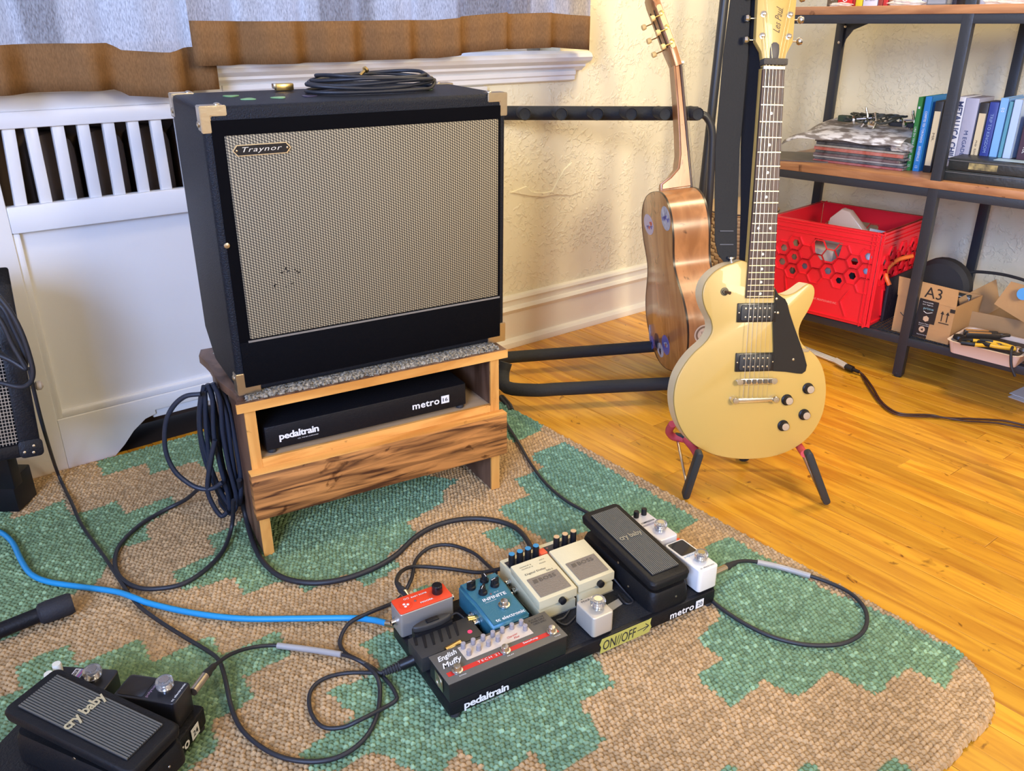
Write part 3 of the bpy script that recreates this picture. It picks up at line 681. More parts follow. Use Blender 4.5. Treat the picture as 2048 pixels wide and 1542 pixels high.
for a, b in (((.338, .0155), (.361, .0170)), ((.354, .0235), (.361, .0170)), ((.350, .0105), (.361, .0170))):
    acyl(bm, (a[0], -.0011, a[1]), (b[0], -.0011, b[1]), .0007, n=6)
bmdone(bm, 'drawn_arrow', dink, tp_)
# ================================================================ PEDALS
def pedal(name, F, label): return empty(name, F, label, 'effects pedal')
def knob(parent, mat, x, y, z, r=.0055, h=.010, cap=None, name='knob', n=14):
    k = lathe(name, mat, [(r, 0), (r, h*.85), (r*.9, h), (r*.2, h)], parent, (x, y, z), (0, 0, 1), n)
    if cap: lathe('knob_cap', cap, [(r*.92, 0), (r*.92, .0012), (r*.1, .0013)], k, (x, y, z + h - .0003), (0, 0, 1), n)
    return k
def fsw(parent, x, y, z, r=.0058, name='foot_switch'):
    b = lathe(name, chrome, [(r*1.45, 0), (r*1.45, .0022), (r*1.05, .0026), (r*.98, .0032), (r*.98, .0085), (r*.85, .0098), (r*.15, .0101)], parent, (x, y, z), (0, 0, 1), 18)
    return b
clear = M('clear_plastic', (.95, .95, .95), .08, trans=.85, spec=.6)
def topper(parent, x, y, z, r=.0115):
    b = fsw(parent, x, y, z, .0052)
    t_ = lathe('clear_switch_topper', clear, [(r*.8, 0), (r*.95, .002), (r, .006), (r, .0105), (r*.9, .013), (r*.15, .0134)], parent, (x, y, z + .0035), (0, 0, 1), 22)
    lathe('topper_ring', chrome, [(r*.55, .0), (r*.55, .0006), (r*.2, .0006)], t_, (x, y, z + .0168), (0, 0, 1), 16)
def mini(name, F, label, body, top=None, w=.042, d=.092, h=.046):
    p = pedal(name, F, label)
    prism('housing', body, rrect(0, 0, w, d, .006, 4), .003, h, p, 'xy', .0018, 3)
    prism('base_plate', blk, rrect(.0012, .0012, w-.0012, d-.0012, .005, 3), 0, .003, p)
    return p
def onB(x, y, dz=0, az=0): return MF @ Matrix.Translation((x, y, MT + .0008 + dz)) @ Matrix.Rotation(az, 4, 'Z')
def jack(parent, p, ax, name='jack_socket'):
    return lathe(name, chrome, [(.0068, 0), (.0068, .003), (.0052, .0034), (.0052, .009), (.003, .0092), (.003, .004)], parent, p, ax, 12)
# -- long multi-effect at the front left
P = pedal('preamp_pedal', onB(.001, .0005), 'long dark grey preamp pedal with twelve clear knobs and red stripe')
gm = M('gunmetal', (.13, .12, .10), .5, .2); pw_, pd_, ph_ = .199, .063, .034
box('housing', M('black_metal_case', (.012, .012, .014), .4), (0, 0, 0), (pw_, pd_, ph_), P, .001)
box('face_plate', gm, (-.001, -.001, ph_), (pw_ + .001, pd_ + .001, ph_ + .0015), P, .0005)
zt_ = ph_ + .0015
prism('control_panel', M('cream_panel', (.66, .55, .43), .5), [(.044, .029), (.158, .029), (.158, .059), (.044, .059)], zt_, zt_ + .0004, P)
redp = M('red_print', (.62, .03, .02), .5)
st_ = box('red_stripe', redp, (.006, .012, zt_), (.193, .0205, zt_ + .0003), P)
text('lettering', 'TECH 21', ink, P, (.073, .0165, zt_ + .0004), (1, 0, 0), (0, 1, 0), w=.036, h=.0042, sp=1.3)
text('lettering', 'SansAmp', ink, P, (.145, .0168, zt_ + .0004), (1, 0, 0), (0, 1, 0), w=.026, h=.0048, bold=.01)
text('lettering', 'English', ink, P, (.023, .0505, zt_ + .0002), (1, .12, 0), (-.12, 1, 0), w=.033, h=.0125, bold=.02, shear=.45)
text('lettering', 'Muffy', ink, P, (.0235, .0350, zt_ + .0002), (1, .12, 0), (-.12, 1, 0), w=.035, h=.0135, bold=.02, shear=.45)
text('lettering', 'Character', redp, P, (.127, .0400, zt_ + .0005), (1, .1, 0), (-.1, 1, 0), w=.019, h=.0042, shear=.4)
text('lettering', 'Plus', redp, P, (.131, .0340, zt_ + .0005), (1, .1, 0), (-.1, 1, 0), w=.010, h=.0040, shear=.4)
for x, s in ((.022, 'BYPASS'), (.101, 'MUFF'), (.183, 'CHAR')):
    fsw(P, x, .017, zt_, .0058); text('small_lettering', s, ink, P, (x + .003, .0055, zt_ + .0003), (1, 0, 0), (0, 1, 0), w=.011, h=.0022)
ck = M('clear_knob', (.30, .27, .27), .2, spec=.6)
kk = 0
for i in range(7): knob(P, ck, .0515 + i*.0167, .0545, zt_, .0038, .0085, M('knob_top', (.36, .33, .34), .4))
for x, y in ((.052, .0375), (.069, .0390), (.086, .0400), (.103, .0415), (.151, .0415)): knob(P, ck, x, y, zt_, .0038, .0085, MATS['knob_top'])
text('small_lettering', 'PLUG IN TO THE\nPOWER SUPPLY\nCHECK LEVELS', dink, P, (.179, .050, zt_ + .0001), (1, 0, 0), (0, 1, 0), w=.026, h=.014)
d_ = lathe('output_jack', nickel, [(.010, 0), (.010, .0015), (.007, .0018), (.007, -.002)], P, (-.001, .030, .017), (-1, 0, 0), 16)
box('jack_plate', nickel, (-.0018, .018, .006), (-.0008, .042, .029), P)
lathe('side_jack', nickel, [(.0045, 0), (.0045, .004), (.003, .004)], P, (pw_ + .001, .03, .017), (1, 0, 0), 12)
# -- mooer style red mini lying across the back left corner
red = M('red_face', (.80, .065, .022), .35); silv = M('silver_paint', (.44, .40, .35), .4, .5)
P = pedal('mini_boost_pedal', onB(-.002, .199, .001, 0) , 'small silver pedal with bright red face and black knob, back left of the pedal board')
w_, d_ = .092, .040
Q = Matrix.Translation((0, -d_, 0))
prism('housing', silv, rrect(0, -d_, w_, 0, .004, 3), 0, .044, P, 'xy', .0018, 3)
prism('face', red, rrect(.0006, -d_ + .0006, w_ - .0006, -.0006, .004, 3), .0438, .0458, P, 'xy', .0006)
z_ = .0458
lathe('control_knob', M('black_gloss_knob', (.012, .012, .014), .2), [(.0085, 0), (.0088, .001), (.0084, .0135), (.0072, .0148), (.001, .0148)], P, (.0735, -.019, z_), (0, 0, 1), 22)
sw = lathe('round_switch', red, [(.0098, 0), (.0098, .0012), (.0085, .0014), (.0085, .0008), (.001, .0008)], P, (.0165, -.024, z_), (0, 0, 1), 22)
for k in range(3):
    a_ = k*2*pi/3; prism('petal_mark', ink, [(.0165 + .0022*cos(a_+.5*j_) + (.0045*cos(a_ + .5) if 0 else 0) + .0035*cos(a_), -.024 + .0035*sin(a_) + .0022*sin(a_+.5*j_)) for j_ in range(12)], z_ + .0008, z_ + .0011, sw)
text('lettering', 'MOOER', ink, P, (.050, -.030, z_ + .0002), (1, 0, 0), (0, 1, 0), w=.022, h=.0038, bold=.02)
text('lettering', 'BABY BOMB', ink, P, (.045, -.0105, z_ + .0002), (1, 0, 0), (0, 1, 0), w=.027, h=.0032, bold=.01)
text('lettering', 'OO', ink, P, (.0235, -.0095, z_ + .0002), (1, 0, 0), (0, 1, 0), w=.009, h=.0045)
lathe('indicator', M('dim_lens', (.25, .1, .09), .3), [(.0022, 0), (.002, .001), (.0003, .0014)], P, (.034, -.021, z_), (0, 0, 1), 10)
jack(P, (-.0, -.021, .021), (-1, 0, 0)); jack(P, (w_, -.018, .026), (1, 0, 0))
# -- black power brick with ribs
P = empty('power_supply', onB(-.006, .0755), 'flat black power supply brick with diagonal ribs and red light on pedal board', 'power supply')
w_, d_, h_ = .104, .050, .026
box('housing', M('anodised_black', (.045, .043, .040), .5, .3), (0, 0, 0), (w_, d_, h_), P, .001)
for k in range(6):
    x = .008 + k*.0135
    prism('rib_groove', blk, [(x, d_ - .002 - .0), (x + .006, d_ - .002), (x - .004 + .0, .018), (x - .0075, .018)][::1] if k else [(x, d_ - .002), (x + .006, d_ - .002), (x, .030), (x - .004, .030)], h_, h_ + .0006, P)
lathe('red_light', M('red_lens', (.9, .03, .07), .3), [(.0038, 0), (.0034, .0008), (.0005, .0012)], P, (.089, .0165, h_), (0, 0, 1), 12)
MATS['red_lens'].node_tree.nodes['Principled BSDF'].inputs['Emission Color'].default_value = (1, .05, .15, 1); MATS['red_lens'].node_tree.nodes['Principled BSDF'].inputs['Emission Strength'].default_value = .6
for y in (.012, .024, .037): lathe('outlet_socket', blk, [(.0042, 0), (.0042, .002), (.0025, .002)], P, (w_, y, .013), (1, 0, 0), 10)
# small inline rocker switch box on the brick
P = empty('inline_switch', onB(.002, .122, .030) , 'small black oval inline rocker switch lying between red pedal and power supply', 'switch')
prism('housing', M('soft_black', (.03, .03, .03), .5), [(cos(t_)*.033*(1 if abs(cos(t_)) < .9 else 1) + .036, sin(t_)*.0085 + .008) for t_ in [2*pi*i/24 for i in range(24)]], 0, .011, P, 'xy', .003, 3)
prism('rocker', blk, [(.026, .0035), (.046, .0035), (.046, .012), (.026, .012)], .0105, .0132, P, 'xy', .0012)
prism('lower_block', blk, rrect(.004, -.001, .068, .017, .004), -.022, .001, P)
tube('lead', cablem, [(.068, .008, .006), (.080, .010, .004), (.090, .004, -.008), (.094, -.006, -.02)], .0016, P, 6)
# -- teal sustainer pedal
teal = M('teal_paint', (.035, .16, .22), .38, .15, bump=.15, bscale=500)
P = pedal('sustain_pedal', onB(.111, .070, .0), 'teal blue pedal with four black pointer knobs and a round foot switch')
w_, d_ = .068, .112; hz = lambda y: .037 + .010*y/d_
ol = [(0, 0), (w_, 0), (w_, .062), (w_ + .002, .075), (w_ + .002, d_), (-.002, d_), (-.002, .075), (0, .062)]
bm = bmesh.new(); A = [bm.verts.new((x, y, .002)) for x, y in ol]; Bq = [bm.verts.new((x, y, hz(y))) for x, y in ol]
bm.faces.new(A[::-1]); bm.faces.new(Bq)
for i in range(8): bm.faces.new((A[i], A[(i+1) % 8], Bq[(i+1) % 8], Bq[i]))
bmesh.ops.recalc_face_normals(bm, faces=bm.faces); bmesh.ops.bevel(bm, geom=list(bm.edges), offset=.0045, segments=3, affect='EDGES')
bmdone(bm, 'housing', teal, P, 50)
sl = math.atan(.010/d_); U = Vector((0, cos(sl), sin(sl)))
text('lettering', 'INFINITE', ink, P, (.036, .058, hz(.058) + .0003), (1, 0, 0), U, w=.042, h=.0065, bold=.02)
text('small_lettering', 'SAMPLE SUSTAINER', ink, P, (.026, .0515, hz(.0515) + .0003), (1, 0, 0), U, w=.020, h=.0016)
text('lettering', 'tc electronic', ink, P, (.037, .010, hz(.010) + .0003), (1, 0, 0), U, w=.052, h=.0068, bold=.015)
fsw(P, .040, .034, hz(.034), .0065)
for x, y, a_ in ((.013, .093, 0), (.024, .074, .8), (.040, .098, 1.5), (.050, .081, .2)):
    k = lathe('pointer_knob', blk, [(.0075, 0), (.0070, .004), (.0048, .0052), (.0045, .012), (.001, .0125)], P, (x, y, hz(y)), (0, 0, 1), 16)
    bmx = Matrix.Translation((x, y, hz(y) + .004)) @ Matrix.Rotation(a_, 4, 'Z')
    box('pointer', blk, (-.0075, -.0022, 0), (.0075, .0022, .010), k, .0008, 1, bmx); box('pointer_line', ink, (-.0072, -.0004, .0098), (.001, .0004, .0103), k, 0, 1, bmx)
lathe('indicator', M('dim_lens', (.25, .1, .09), .3), [(.0018, 0), (.0016, .001), (.0003, .0012)], P, (.034, .066, hz(.066)), (0, 0, 1), 10)
text('small_lettering', 'O--2', ink, P, (.044, .0665, hz(.066) + .0003), (1, 0, 0), U, w=.008, h=.002)
for y in (.074, .092): jack(P, (-.001, y - .03, .018), (-1, 0, 0)); jack(P, (w_ + .001, y, .02), (1, 0, 0))
# -- two cream delay/reverb style pedals with rubber treadle pads
cream = M('cream_enamel', (.66, .58, .36), .4, bump=.1, bscale=300); grip = M('brown_rubber_pad', (.235, .19, .135), .7, bump=.5, bscale=500)
bcap = M('blue_cap', (.04, .25, .46), .4); tcap = M('tan_cap', (.62, .40, .20), .4)
def stomp(x, y, label, cap, nk, texts, az=0):
    P = pedal('compact_pedal', onB(x, y, 0, az), label); w, d = .071, .127
    prism('base', cream, [(0, 0), (d, 0), (d, .040), (.088, .040), (.084, .034), (0, .0185)], 0, w, P, 'yz', .0018)
    prism('base_plate', M('grey_base', (.3, .28, .22), .5), [(-.0006, 0), (d + .0006, 0), (d + .0006, .0022), (-.0006, .0022)], -.0006, w + .0006, P, 'yz')
    tr = prism('treadle', cream, [(-.001, .0245), (-.001, .0400), (.088, .0530), (.090, .048), (.086, .038)], -.0015, w + .0015, P, 'yz', .0018)
    S = math.atan2(.013, .089); U = Vector((0, cos(S), sin(S))); hz_ = lambda yy: .0400 + (yy + .001)*.013/.089
    bm = bmesh.new(); abox(bm, (.006, .006, 0), (w - .006, .050, .0016)); 
    MX = Matrix.Translation((0, 0, .0399)) @ Matrix.Rotation(S, 4, 'X')
    bmesh.ops.bevel(bm, geom=list(bm.edges), offset=.0006, segments=1, affect='EDGES'); pad = bmdone(bm, 'rubber_pad', grip, tr, M4=MX)
    lg = M('pad_lettering', (.10, .08, .06), .5)
    o3 = MX @ Vector((.040, .040, .0018)); text('lettering', 'BOSS', lg, pad, o3, (1, 0, 0), U, w=.031, h=.0082, bold=.025, sp=1.15)
    o4 = MX @ Vector((.017, .040, .0019)); q_ = [(-.0045, -.0040), (.0035, -.0040), (.0045, .0040), (-.0035, .0040)]
    prism('emblem', lg, q_, 0, .0003, pad, M4=Matrix.Translation(o4) @ Matrix.Rotation(S, 4, 'X'))
    lathe('thumb_screw', blk, [(.0062, 0), (.0062, .006), (.005, .0068), (.001, .007)], tr, (w/2 + .006, -.001, .028), (0, -1, 0), 14)
    for s, xx, yy, ww, hh in texts: text('lettering', s, dink, tr, (xx, yy, hz_(yy) + .0003), (1, 0, 0), U, w=ww, h=hh)
    rb = prism('knob_bay', M('bay_black', (.03, .03, .035), .4), [(.004, .0895), (w - .004, .0895), (w - .004, .118), (.004, .118)], .040, .0406, P)
    for i in range(nk):
        xx = w*(.16 + .68*i/(nk - 1)) if nk > 3 else w*(.36 + .50*i/(nk - 1))
        knob(P, blk, xx, .1055, .0406, .0056, .0225, cap)
    lathe('indicator', M('dim_lens', (.25, .1, .09), .3), [(.002, 0), (.0018, .001), (.0003, .0013)], P, (.010, .1115, .0406), (0, 0, 1), 10)
    for xx, ax in ((0, (-1, 0, 0)), (w, (1, 0, 0))):
        jack(P, (xx, .070, .017), ax); jack(P, (xx, .092, .019), ax)
    return P
stomp(.204, .083, 'cream pedal with four blue-topped knobs and small dark lettering, beside the teal pedal', bcap, 4,
      [('Digital Delay', .030, .0595, .040, .0048), ('DD-5', .054, .0535, .012, .0032), ('OUTPUT B', .021, .0775, .022, .0022), ('OUTPUT A', .022, .0725, .022, .0022), ('INPUT', .055, .0795, .010, .0020), ('MODE', .052, .0725, .012, .0020)])
stomp(.283, .087, 'cream pedal with tan-topped knobs and blank worn upper face, left of the black wah pedal', tcap, 3, [])
# -- wah pedals
def wah(F, label, w=.078, d=.200, lw=.047, lc=('gold_letter_dim', (.26, .23, .16))):
    P = pedal('wah_pedal', F, label)
    bl = M('wah_black', (.008, .008, .009), .5, bump=.15, bscale=350, spec=.25)
    def loft(name, secs, parent, bev=.004):
        # secs: outlines (rounded rectangles) at given heights, list of (x0,y0,x1,y1,r,zfun)
        bm = bmesh.new(); rings = []
        for (x0, y0, x1, y1, r, zf) in secs: rings.append([bm.verts.new((x, y, zf(y))) for x, y in rrect(x0, y0, x1, y1, r, 5)])
        for a, b in zip(rings, rings[1:]):
            n = len(a)
            for i in range(n): bm.faces.new((a[i], a[(i+1) % n], b[(i+1) % n], b[i]))
        bm.faces.new(rings[0][::-1]); bm.faces.new(rings[-1]); return bmdone(bm, name, bl, parent, 40)
    k = lambda c, m_=0: (lambda y: c + m_*y)
    body = loft('body', [(-.002, -.002, w + .002, d + .002, .014, k(0)), (-.002, -.002, w + .002, d + .002, .014, k(.012)), (0, 0, w, d, .013, k(.030, .02)), (.003, .003, w - .003, d - .003, .012, k(.034, .04)), (.007, .007, w - .007, d - .007, .010, k(.033, .04))], P)
    zt0, m2 = .056, .115
    tr = loft('treadle', [(-.001, .001, w + .001, d + .003, .010, k(zt0 - .013, m2)), (-.002, .0, w + .002, d + .004, .010, k(zt0 - .004, m2)), (.0, .002, w - .0, d + .002, .010, k(zt0, m2)), (.002, .004, w - .002, d, .009, k(zt0 + .0008, m2))], P)
    S = math.atan(m2); U = Vector((0, cos(S), sin(S)))
    MX = Matrix.Translation((0, 0, zt0 + .0008)) @ Matrix.Rotation(S, 4, 'X')
    rp = M('ribbed_rubber', (.008, .008, .009), .6); rg = M('worn_rib', (.12, .113, .092), .5)
    box('tread_pad', rp, (.011, .018, 0), (w - .011, d - .010, .0020), tr, .0006, 1, MX)
    ln = d - .030; nr = 17
    for i in range(nr):
        x = .0125 + (w - .025)*i/(nr - 1)
        if abs(i - nr/2 + .5) < 30:
            bm = bmesh.new(); abox(bm, (x - .0010, .0185, .0020), (x + .0010, d - .0105, .0034)); bmdone(bm, 'rib', rg, tr, 20, MX)
    c_ = MX @ Vector((w/2, d*.56, .0036))
    text('lettering', 'cry baby', M(lc[0], lc[1], .5), tr, c_, (1, 0, 0), U, w=lw, h=lw*.32, bold=.03, sp=.95, ext=.0012)
    for x in (-.0022, w + .0022):
        lathe('pivot_screw', nickel, [(.0022, 0), (.002, .0008), (.0004, .001)], P, (x, d*.45, .046), (-1 if x < 0 else 1, 0, 0), 10)
        lathe('side_screw', nickel, [(.0022, 0), (.002, .0008), (.0004, .001)], P, (x, d*.30, .016), (-1 if x < 0 else 1, 0, 0), 10)
    lathe('front_screw', nickel, [(.0018, 0), (.0016, .0008), (.0004, .001)], P, (w*.62, -.0015, .017), (0, -1, 0), 10)
    box('rubber_bumper', rub, (w*.35, .010, .040), (w*.65, .022, zt0 - .008), P, .002)
    return P
wah(onB(.372, .006, 0), 'black wah pedal with ribbed treadle on the main pedal board, between cream and white pedals')
# -- small silver tap pedal
P = mini('tap_switch_pedal', onB(.252, .0035), 'tiny silver cube-shaped pedal with large clear switch topper above yellow tape label', M('satin_silver', (.62, .57, .47), .35, .35), w=.040, d=.050, h=.040)
text('lettering', 'MXR', dink, P, (.016, .0435, .0402), (1, 0, 0), (0, 1, 0), w=.017, h=.0042)
topper(P, .023, .021, .040, .0125)
# -- white tuner and white compressor
white = M('white_enamel', (.80, .77, .70), .35)
P = mini('tuner_pedal', onB(.470, .004), 'small white tuner pedal with dark screen and clear switch topper, front right of pedal board', white)
prism('screen', M('dark_glass', (.02, .02, .022), .06, spec=.8), rrect(.004, .050, .038, .088, .003), .0462, .0466, P)
text('lettering', 'polytune', M('light_blue_print', (.15, .38, .6), .5), P, (.017, .0445, .0463), (1, 0, 0), (0, 1, 0), w=.024, h=.0052)
text('lettering', 'tc electronic', dink, P, (.021, .0065, .0463), (1, 0, 0), (0, 1, 0), w=.030, h=.0034)
topper(P, .024, .0255, .046, .0115)
jack(P, (.042, .024, .022), (1, 0, 0))
P = mini('compressor_pedal', onB(.472, .108), 'silver white pedal with two black knobs behind the small white tuner', M('pearl_white', (.74, .72, .74), .3, .2))
knob(P, blk, .013, .084, .046, .0052, .0125); knob(P, blk, .031, .084, .046, .0052, .0125)
pl_ = prism('name_plate', M('grey_stripe', (.38, .36, .40), .5), [(.004, .050), (.038, .050), (.038, .0545), (.004, .0545)], .0462, .0465, P)
text('lettering', 'COMPRESSOR', dink, P, (.021, .0605, .0463), (1, 0, 0), (0, 1, 0), w=.031, h=.0044, bold=.02)
topper(P, .0235, .0285, .046, .0115)
# red ribbon jack covers seen behind
P = box('red_patch_plug', M('orange_red_plastic', (.80, .10, .035), .4), (0, 0, 0), (.010, .016, .018), None, .002); P.matrix_world = onB(.515, .104, .012)
tag(P, 'short red patch plug sticking out beside the white pedals', 'plug')
P = box('red_patch_plug', MATS['orange_red_plastic'], (0, 0, 0), (.014, .016, .016), None, .002); P.matrix_world = onB(.268, .178, .034)
tag(P, 'short red patch plug between the two cream pedals', 'plug')
# patch cables on the deck
def btube(label, pts, r=.0019, name='patch_cable', mat=None):
    o = tube(name, mat or cablem, [MF @ Vector((x, y, MT + z)) for x, y, z in pts], r, None, 7); tag(o, label, 'cable'); return o
btube('thin black patch lead looping on the deck between cream pedals and silver cube', [(.272, .108, .016), (.290, .084, .006), (.268, .066, .004), (.236, .052, .004), (.226, .066, .006), (.240, .066, .006), (.256, .074, .008)])
btube('thin black patch lead curving beside the wah pedal', [(.360, .095, .02), (.366, .070, .006), (.364, .045, .0035), (.350, .045, .004), (.352, .068, .005)])
o = prism('hook_tape_scrap', M('grey_tape', (.30, .29, .27), .6), [(.300, .040), (.346, .050), (.348, .064), (.306, .058)], MT + .001, MT + .0022); o.matrix_world = MF
tag(o, 'grey tape scrap stuck on the deck behind the silver cube pedal', 'tape')
o = cyl('gold_patch_plug', gold, MF @ Vector((.030, .068, MT + .032)), MF @ Vector((.056, .071, MT + .034)), .0052, .0046); tag(o, 'brass barrel plug between power supply and long preamp pedal', 'plug')
o = cyl('gold_patch_plug', gold, MF @ Vector((.094, .121, MT + .024)), MF @ Vector((.112, .119, MT + .022)), .0062, .0055); tag(o, 'brass plug in the left side of the teal pedal', 'plug')
# ================================================================ SECOND PEDAL BOARD, bottom left
A2 = R(79); O2 = Vector((-.431, .893, 0)) - Vector((cos(A2), sin(A2), 0))*.560
F2 = frame((O2.x, O2.y, zr), A2)
D2 = deck('pedal_board', F2, .560, .235, .034, 'black pedal board at the bottom left edge of the photo')
text('lettering', 'metro', ink, D2, (.482, -.0012, .0185), (1, 0, 0), (0, 0, 1), w=.062, h=.0145, bold=.022, sp=1.05)
n_ = box('number_plate', ink, (.519, -.0018, .0105), (.537, -.0012, .0285), D2)
text('number', '24', dink, n_, (.528, -.0020, .0195), (1, 0, 0), (0, 0, 1), w=.0115, h=.0088, bold=.01)
def on2(x, y, az=0, dz=0): return F2 @ Matrix.Translation((x, y, .034 + dz)) @ Matrix.Rotation(az, 4, 'Z')
# tuner: black
P = mini('tuner_pedal', on2(.512, .010), 'small black tuner pedal with blue reflecting screen, on the bottom left pedal board', M('black_enamel', (.018, .018, .022), .3))
prism('screen', M('dark_glass', (.02, .02, .022), .06, spec=.8), rrect(.004, .050, .038, .088, .003), .0462, .0466, P)
text('lettering', 'polytune', M('pinkish_print', (.45, .3, .42), .5), P, (.018, .0445, .0463), (1, 0, 0), (0, 1, 0), w=.026, h=.0052)
text('lettering', 'tc electronic', ink, P, (.021, .0065, .0463), (1, 0, 0), (0, 1, 0), w=.034, h=.0034, bold=.01)
topper(P, .024, .0270, .046, .0120); jack(P, (.042, .024, .022), (1, 0, 0))
P = mini('compressor_pedal', on2(.516, .118, R(6)), 'small black pedal with two cream knobs and purple striped name plate', MATS['black_enamel'])
wk = M('cream_knob', (.72, .68, .55), .5)
knob(P, wk, .012, .083, .046, .0062, .014); knob(P, wk, .031, .083, .046, .0062, .014)
pl_ = prism('name_plate', M('white_plate', (.75, .75, .8), .5), [(.004, .046), (.038, .046), (.038, .0615), (.004, .0615)], .0462, .0465, P)
for i_, cc_ in enumerate(((.12, .2, .42), (.42, .10, .38), (.25, .28, .55))): prism('stripe', M('stripe_%s' % ('navy', 'violet', 'indigo')[i_], cc_, .5), [(.004, .0465 + i_*.0022), (.038, .0465 + i_*.0022), (.038, .0485 + i_*.0022), (.004, .0485 + i_*.0022)], .0465, .0467, pl_)
text('lettering', 'COMPRESSOR', dink, pl_, (.021, .0573, .0466), (1, 0, 0), (0, 1, 0), w=.031, h=.0050, bold=.02)
topper(P, .0225, .0265, .046, .0125)
wah(frame(Vector((-.4525, .7310, zr + .036)) + Vector((-.0, -.006, 0)), R(68)), 'black wah pedal with gold lettering on its ribbed treadle, bottom left corner', w=.082, d=.205, lw=.062, lc=('gold_letter', (.45, .38, .22)))
# ================================================================ ELECTRIC GUITAR
GF = frame((.505, 1.599, .231), R(7.74), R(-11.61), R(1.63))
EG = empty('electric_guitar', GF, 'cream yellow single cutaway electric guitar upright on a folding stand on the wood floor', 'electric guitar')
def gp_(pts, y=0, z=(1230, 480, 2.754)):
    return [(lambda p: (p.x, p.z))(onp(GF, z[0] + a/z[2], z[1] + b/z[2], y)) for a, b in pts]
def smooth2(pts, k=4):
    return [(p.x, p.y) for p in smoothpts([(a, b, 0) for a, b in pts], k, True)]
body_px = [(728,120),(650,128),(590,150),(540,185),(500,235),(484,290),(488,340),(505,390),(530,440),(538,490),(525,530),(490,575),(440,620),(390,680),(350,750),(330,820),(325,890),(335,960),(355,1020),(390,1080),(440,1130),(510,1170),(590,1195),(680,1207),(770,1207),(860,1196),(940,1172),(1010,1135),(1070,1085),(1115,1025),(1145,960),(1160,890),(1165,820),(1158,750),(1140,690),(1110,640),(1070,605),(1040,580),(1020,545),(1015,500),(1030,450),(1060,400),(1090,340),(1102,290),(1095,255),(1072,242),(1052,250),(1018,275),(985,295),(950,305),(915,300),(885,280),(872,250)]
BO = smooth2(gp_(body_px, 0), 3)
butter = M('butter_yellow_lacquer', (.53, .345, .088), .38, coat=.15)
bodyo = prism('body', butter, BO, 0, .046, EG, 'xz', .003, 2)
rimm = M('pale_side_lacquer', (.82, .66, .38), .35)
# a slightly proud paler side band
def band(name, outline, y0, y1, off, mat, parent):
    bm = bmesh.new(); n = len(outline); A = []; Bv = []
    for i in range(n):
        x0, z0 = outline[i-1]; x1, z1 = outline[(i+1) % n]; tx, tz = x1 - x0, z1 - z0; L_ = math.hypot(tx, tz) or 1
        nx_, nz_ = tz/L_, -tx/L_; s = sgn
        A.append(bm.verts.new((outline[i][0] + nx_*off*s, y0, outline[i][1] + nz_*off*s))); Bv.append(bm.verts.new((outline[i][0] + nx_*off*s, y1, outline[i][1] + nz_*off*s)))
    for i in range(n): bm.faces.new((A[i], A[(i+1) % n], Bv[(i+1) % n], Bv[i]))
    return bmdone(bm, name, mat, parent, 50)
ar = sum(BO[i-1][0]*BO[i][1] - BO[i][0]*BO[i-1][1] for i in range(len(BO))); sgn = 1 if ar > 0 else -1
band('side_band', BO, .004, .043, .0004, rimm, EG)
# neck, fretboard
nutw, endw = .0215, .0285; zn, ze = .628, .6280 - .4445
ftop = -.0085
necko = prism('neck', butter, [(-nutw, zn), (nutw, zn), (endw - .001, ze + .03), (-endw + .001, ze + .03)], .0, .020, EG, 'xz', .004, 2)
rose = wood('rosewood', (.085, .045, .035), (.030, .016, .014), 8, (8, 8, 1), .5, .1, .05)
fbd = prism('fretboard', rose, [(-nutw - .0006, zn - .003), (nutw + .0006, zn - .003), (endw + .0006, ze), (-endw - .0006, ze)], ftop + .002, .001, EG, 'xz', .0008, 1)
hw_ = lambda z: nutw + (endw - nutw)*(zn - z)/(zn - ze)
frm = M('fret_wire', (.70, .58, .38), .35, .9)
for i in range(1, 23):
    z = .628/2**(i/12)
    if z > ze + .002: box('fret', frm, (-hw_(z), ftop + .0008, z - .0009), (hw_(z), ftop + .0022, z + .0009), fbd)
for i in (3, 5, 7, 9, 12, 15, 17, 19, 21):
    z = (.628/2**(i/12) + .628/2**((i-1)/12))/2
    for x in ((-.0125, .0125) if i == 12 else (0,)): lathe('fret_dot', M('pearl_dot', (.70, .66, .55), .4), [(.0029, 0), (.0029, .0004), (.0002, .0004)], fbd, (x, ftop + .0020, z), (0, -1, 0), 12)
box('nut', M('bone_nut', (.78, .70, .52), .5), (-nutw, ftop, zn - .003), (nutw, ftop + .006, zn + .003), EG, .0005)
# black band wrapped above the nut (string damper)
box('string_damper', M('dark_wrap', (.07, .06, .045), .8, bump=.6, bscale=200), (-nutw - .002, ftop - .003, zn + .005), (nutw + .004, .010, zn + .017), EG, .002)
# headstock (open-book top is outside the picture)
hs = [(-.020, zn + .002), (-.026, zn + .030), (-.0385, zn + .048), (-.0395, zn + .16), (-.036, zn + .190), (-.015, zn + .197), (0, zn + .190), (.015, zn + .197), (.036, zn + .190), (.0395, zn + .16), (.0365, zn + .048), (.026, zn + .028), (.020, zn + .002)]
hso = prism('headstock', butter, hs, -.002, .012, EG, 'xz', .0012)
prism('truss_rod_cover', M('dark_cover', (.07, .06, .055), .5), [(-.008, zn + .018), (-.009, zn + .035), (-.0075, zn + .043), (-.003, zn + .047), (.003, zn + .047), (.0085, zn + .043), (.0095, zn + .035), (.0095, zn + .018)], -.0036, -.0018, hso, 'xz', .0005)
text('lettering', 'Les Paul', M('brown_print', (.10, .065, .035), .6), hso, (.0035, -.0022, zn + .088), (.10, 0, 1), (-1, 0, .10), w=.047, h=.0135, shear=.55)
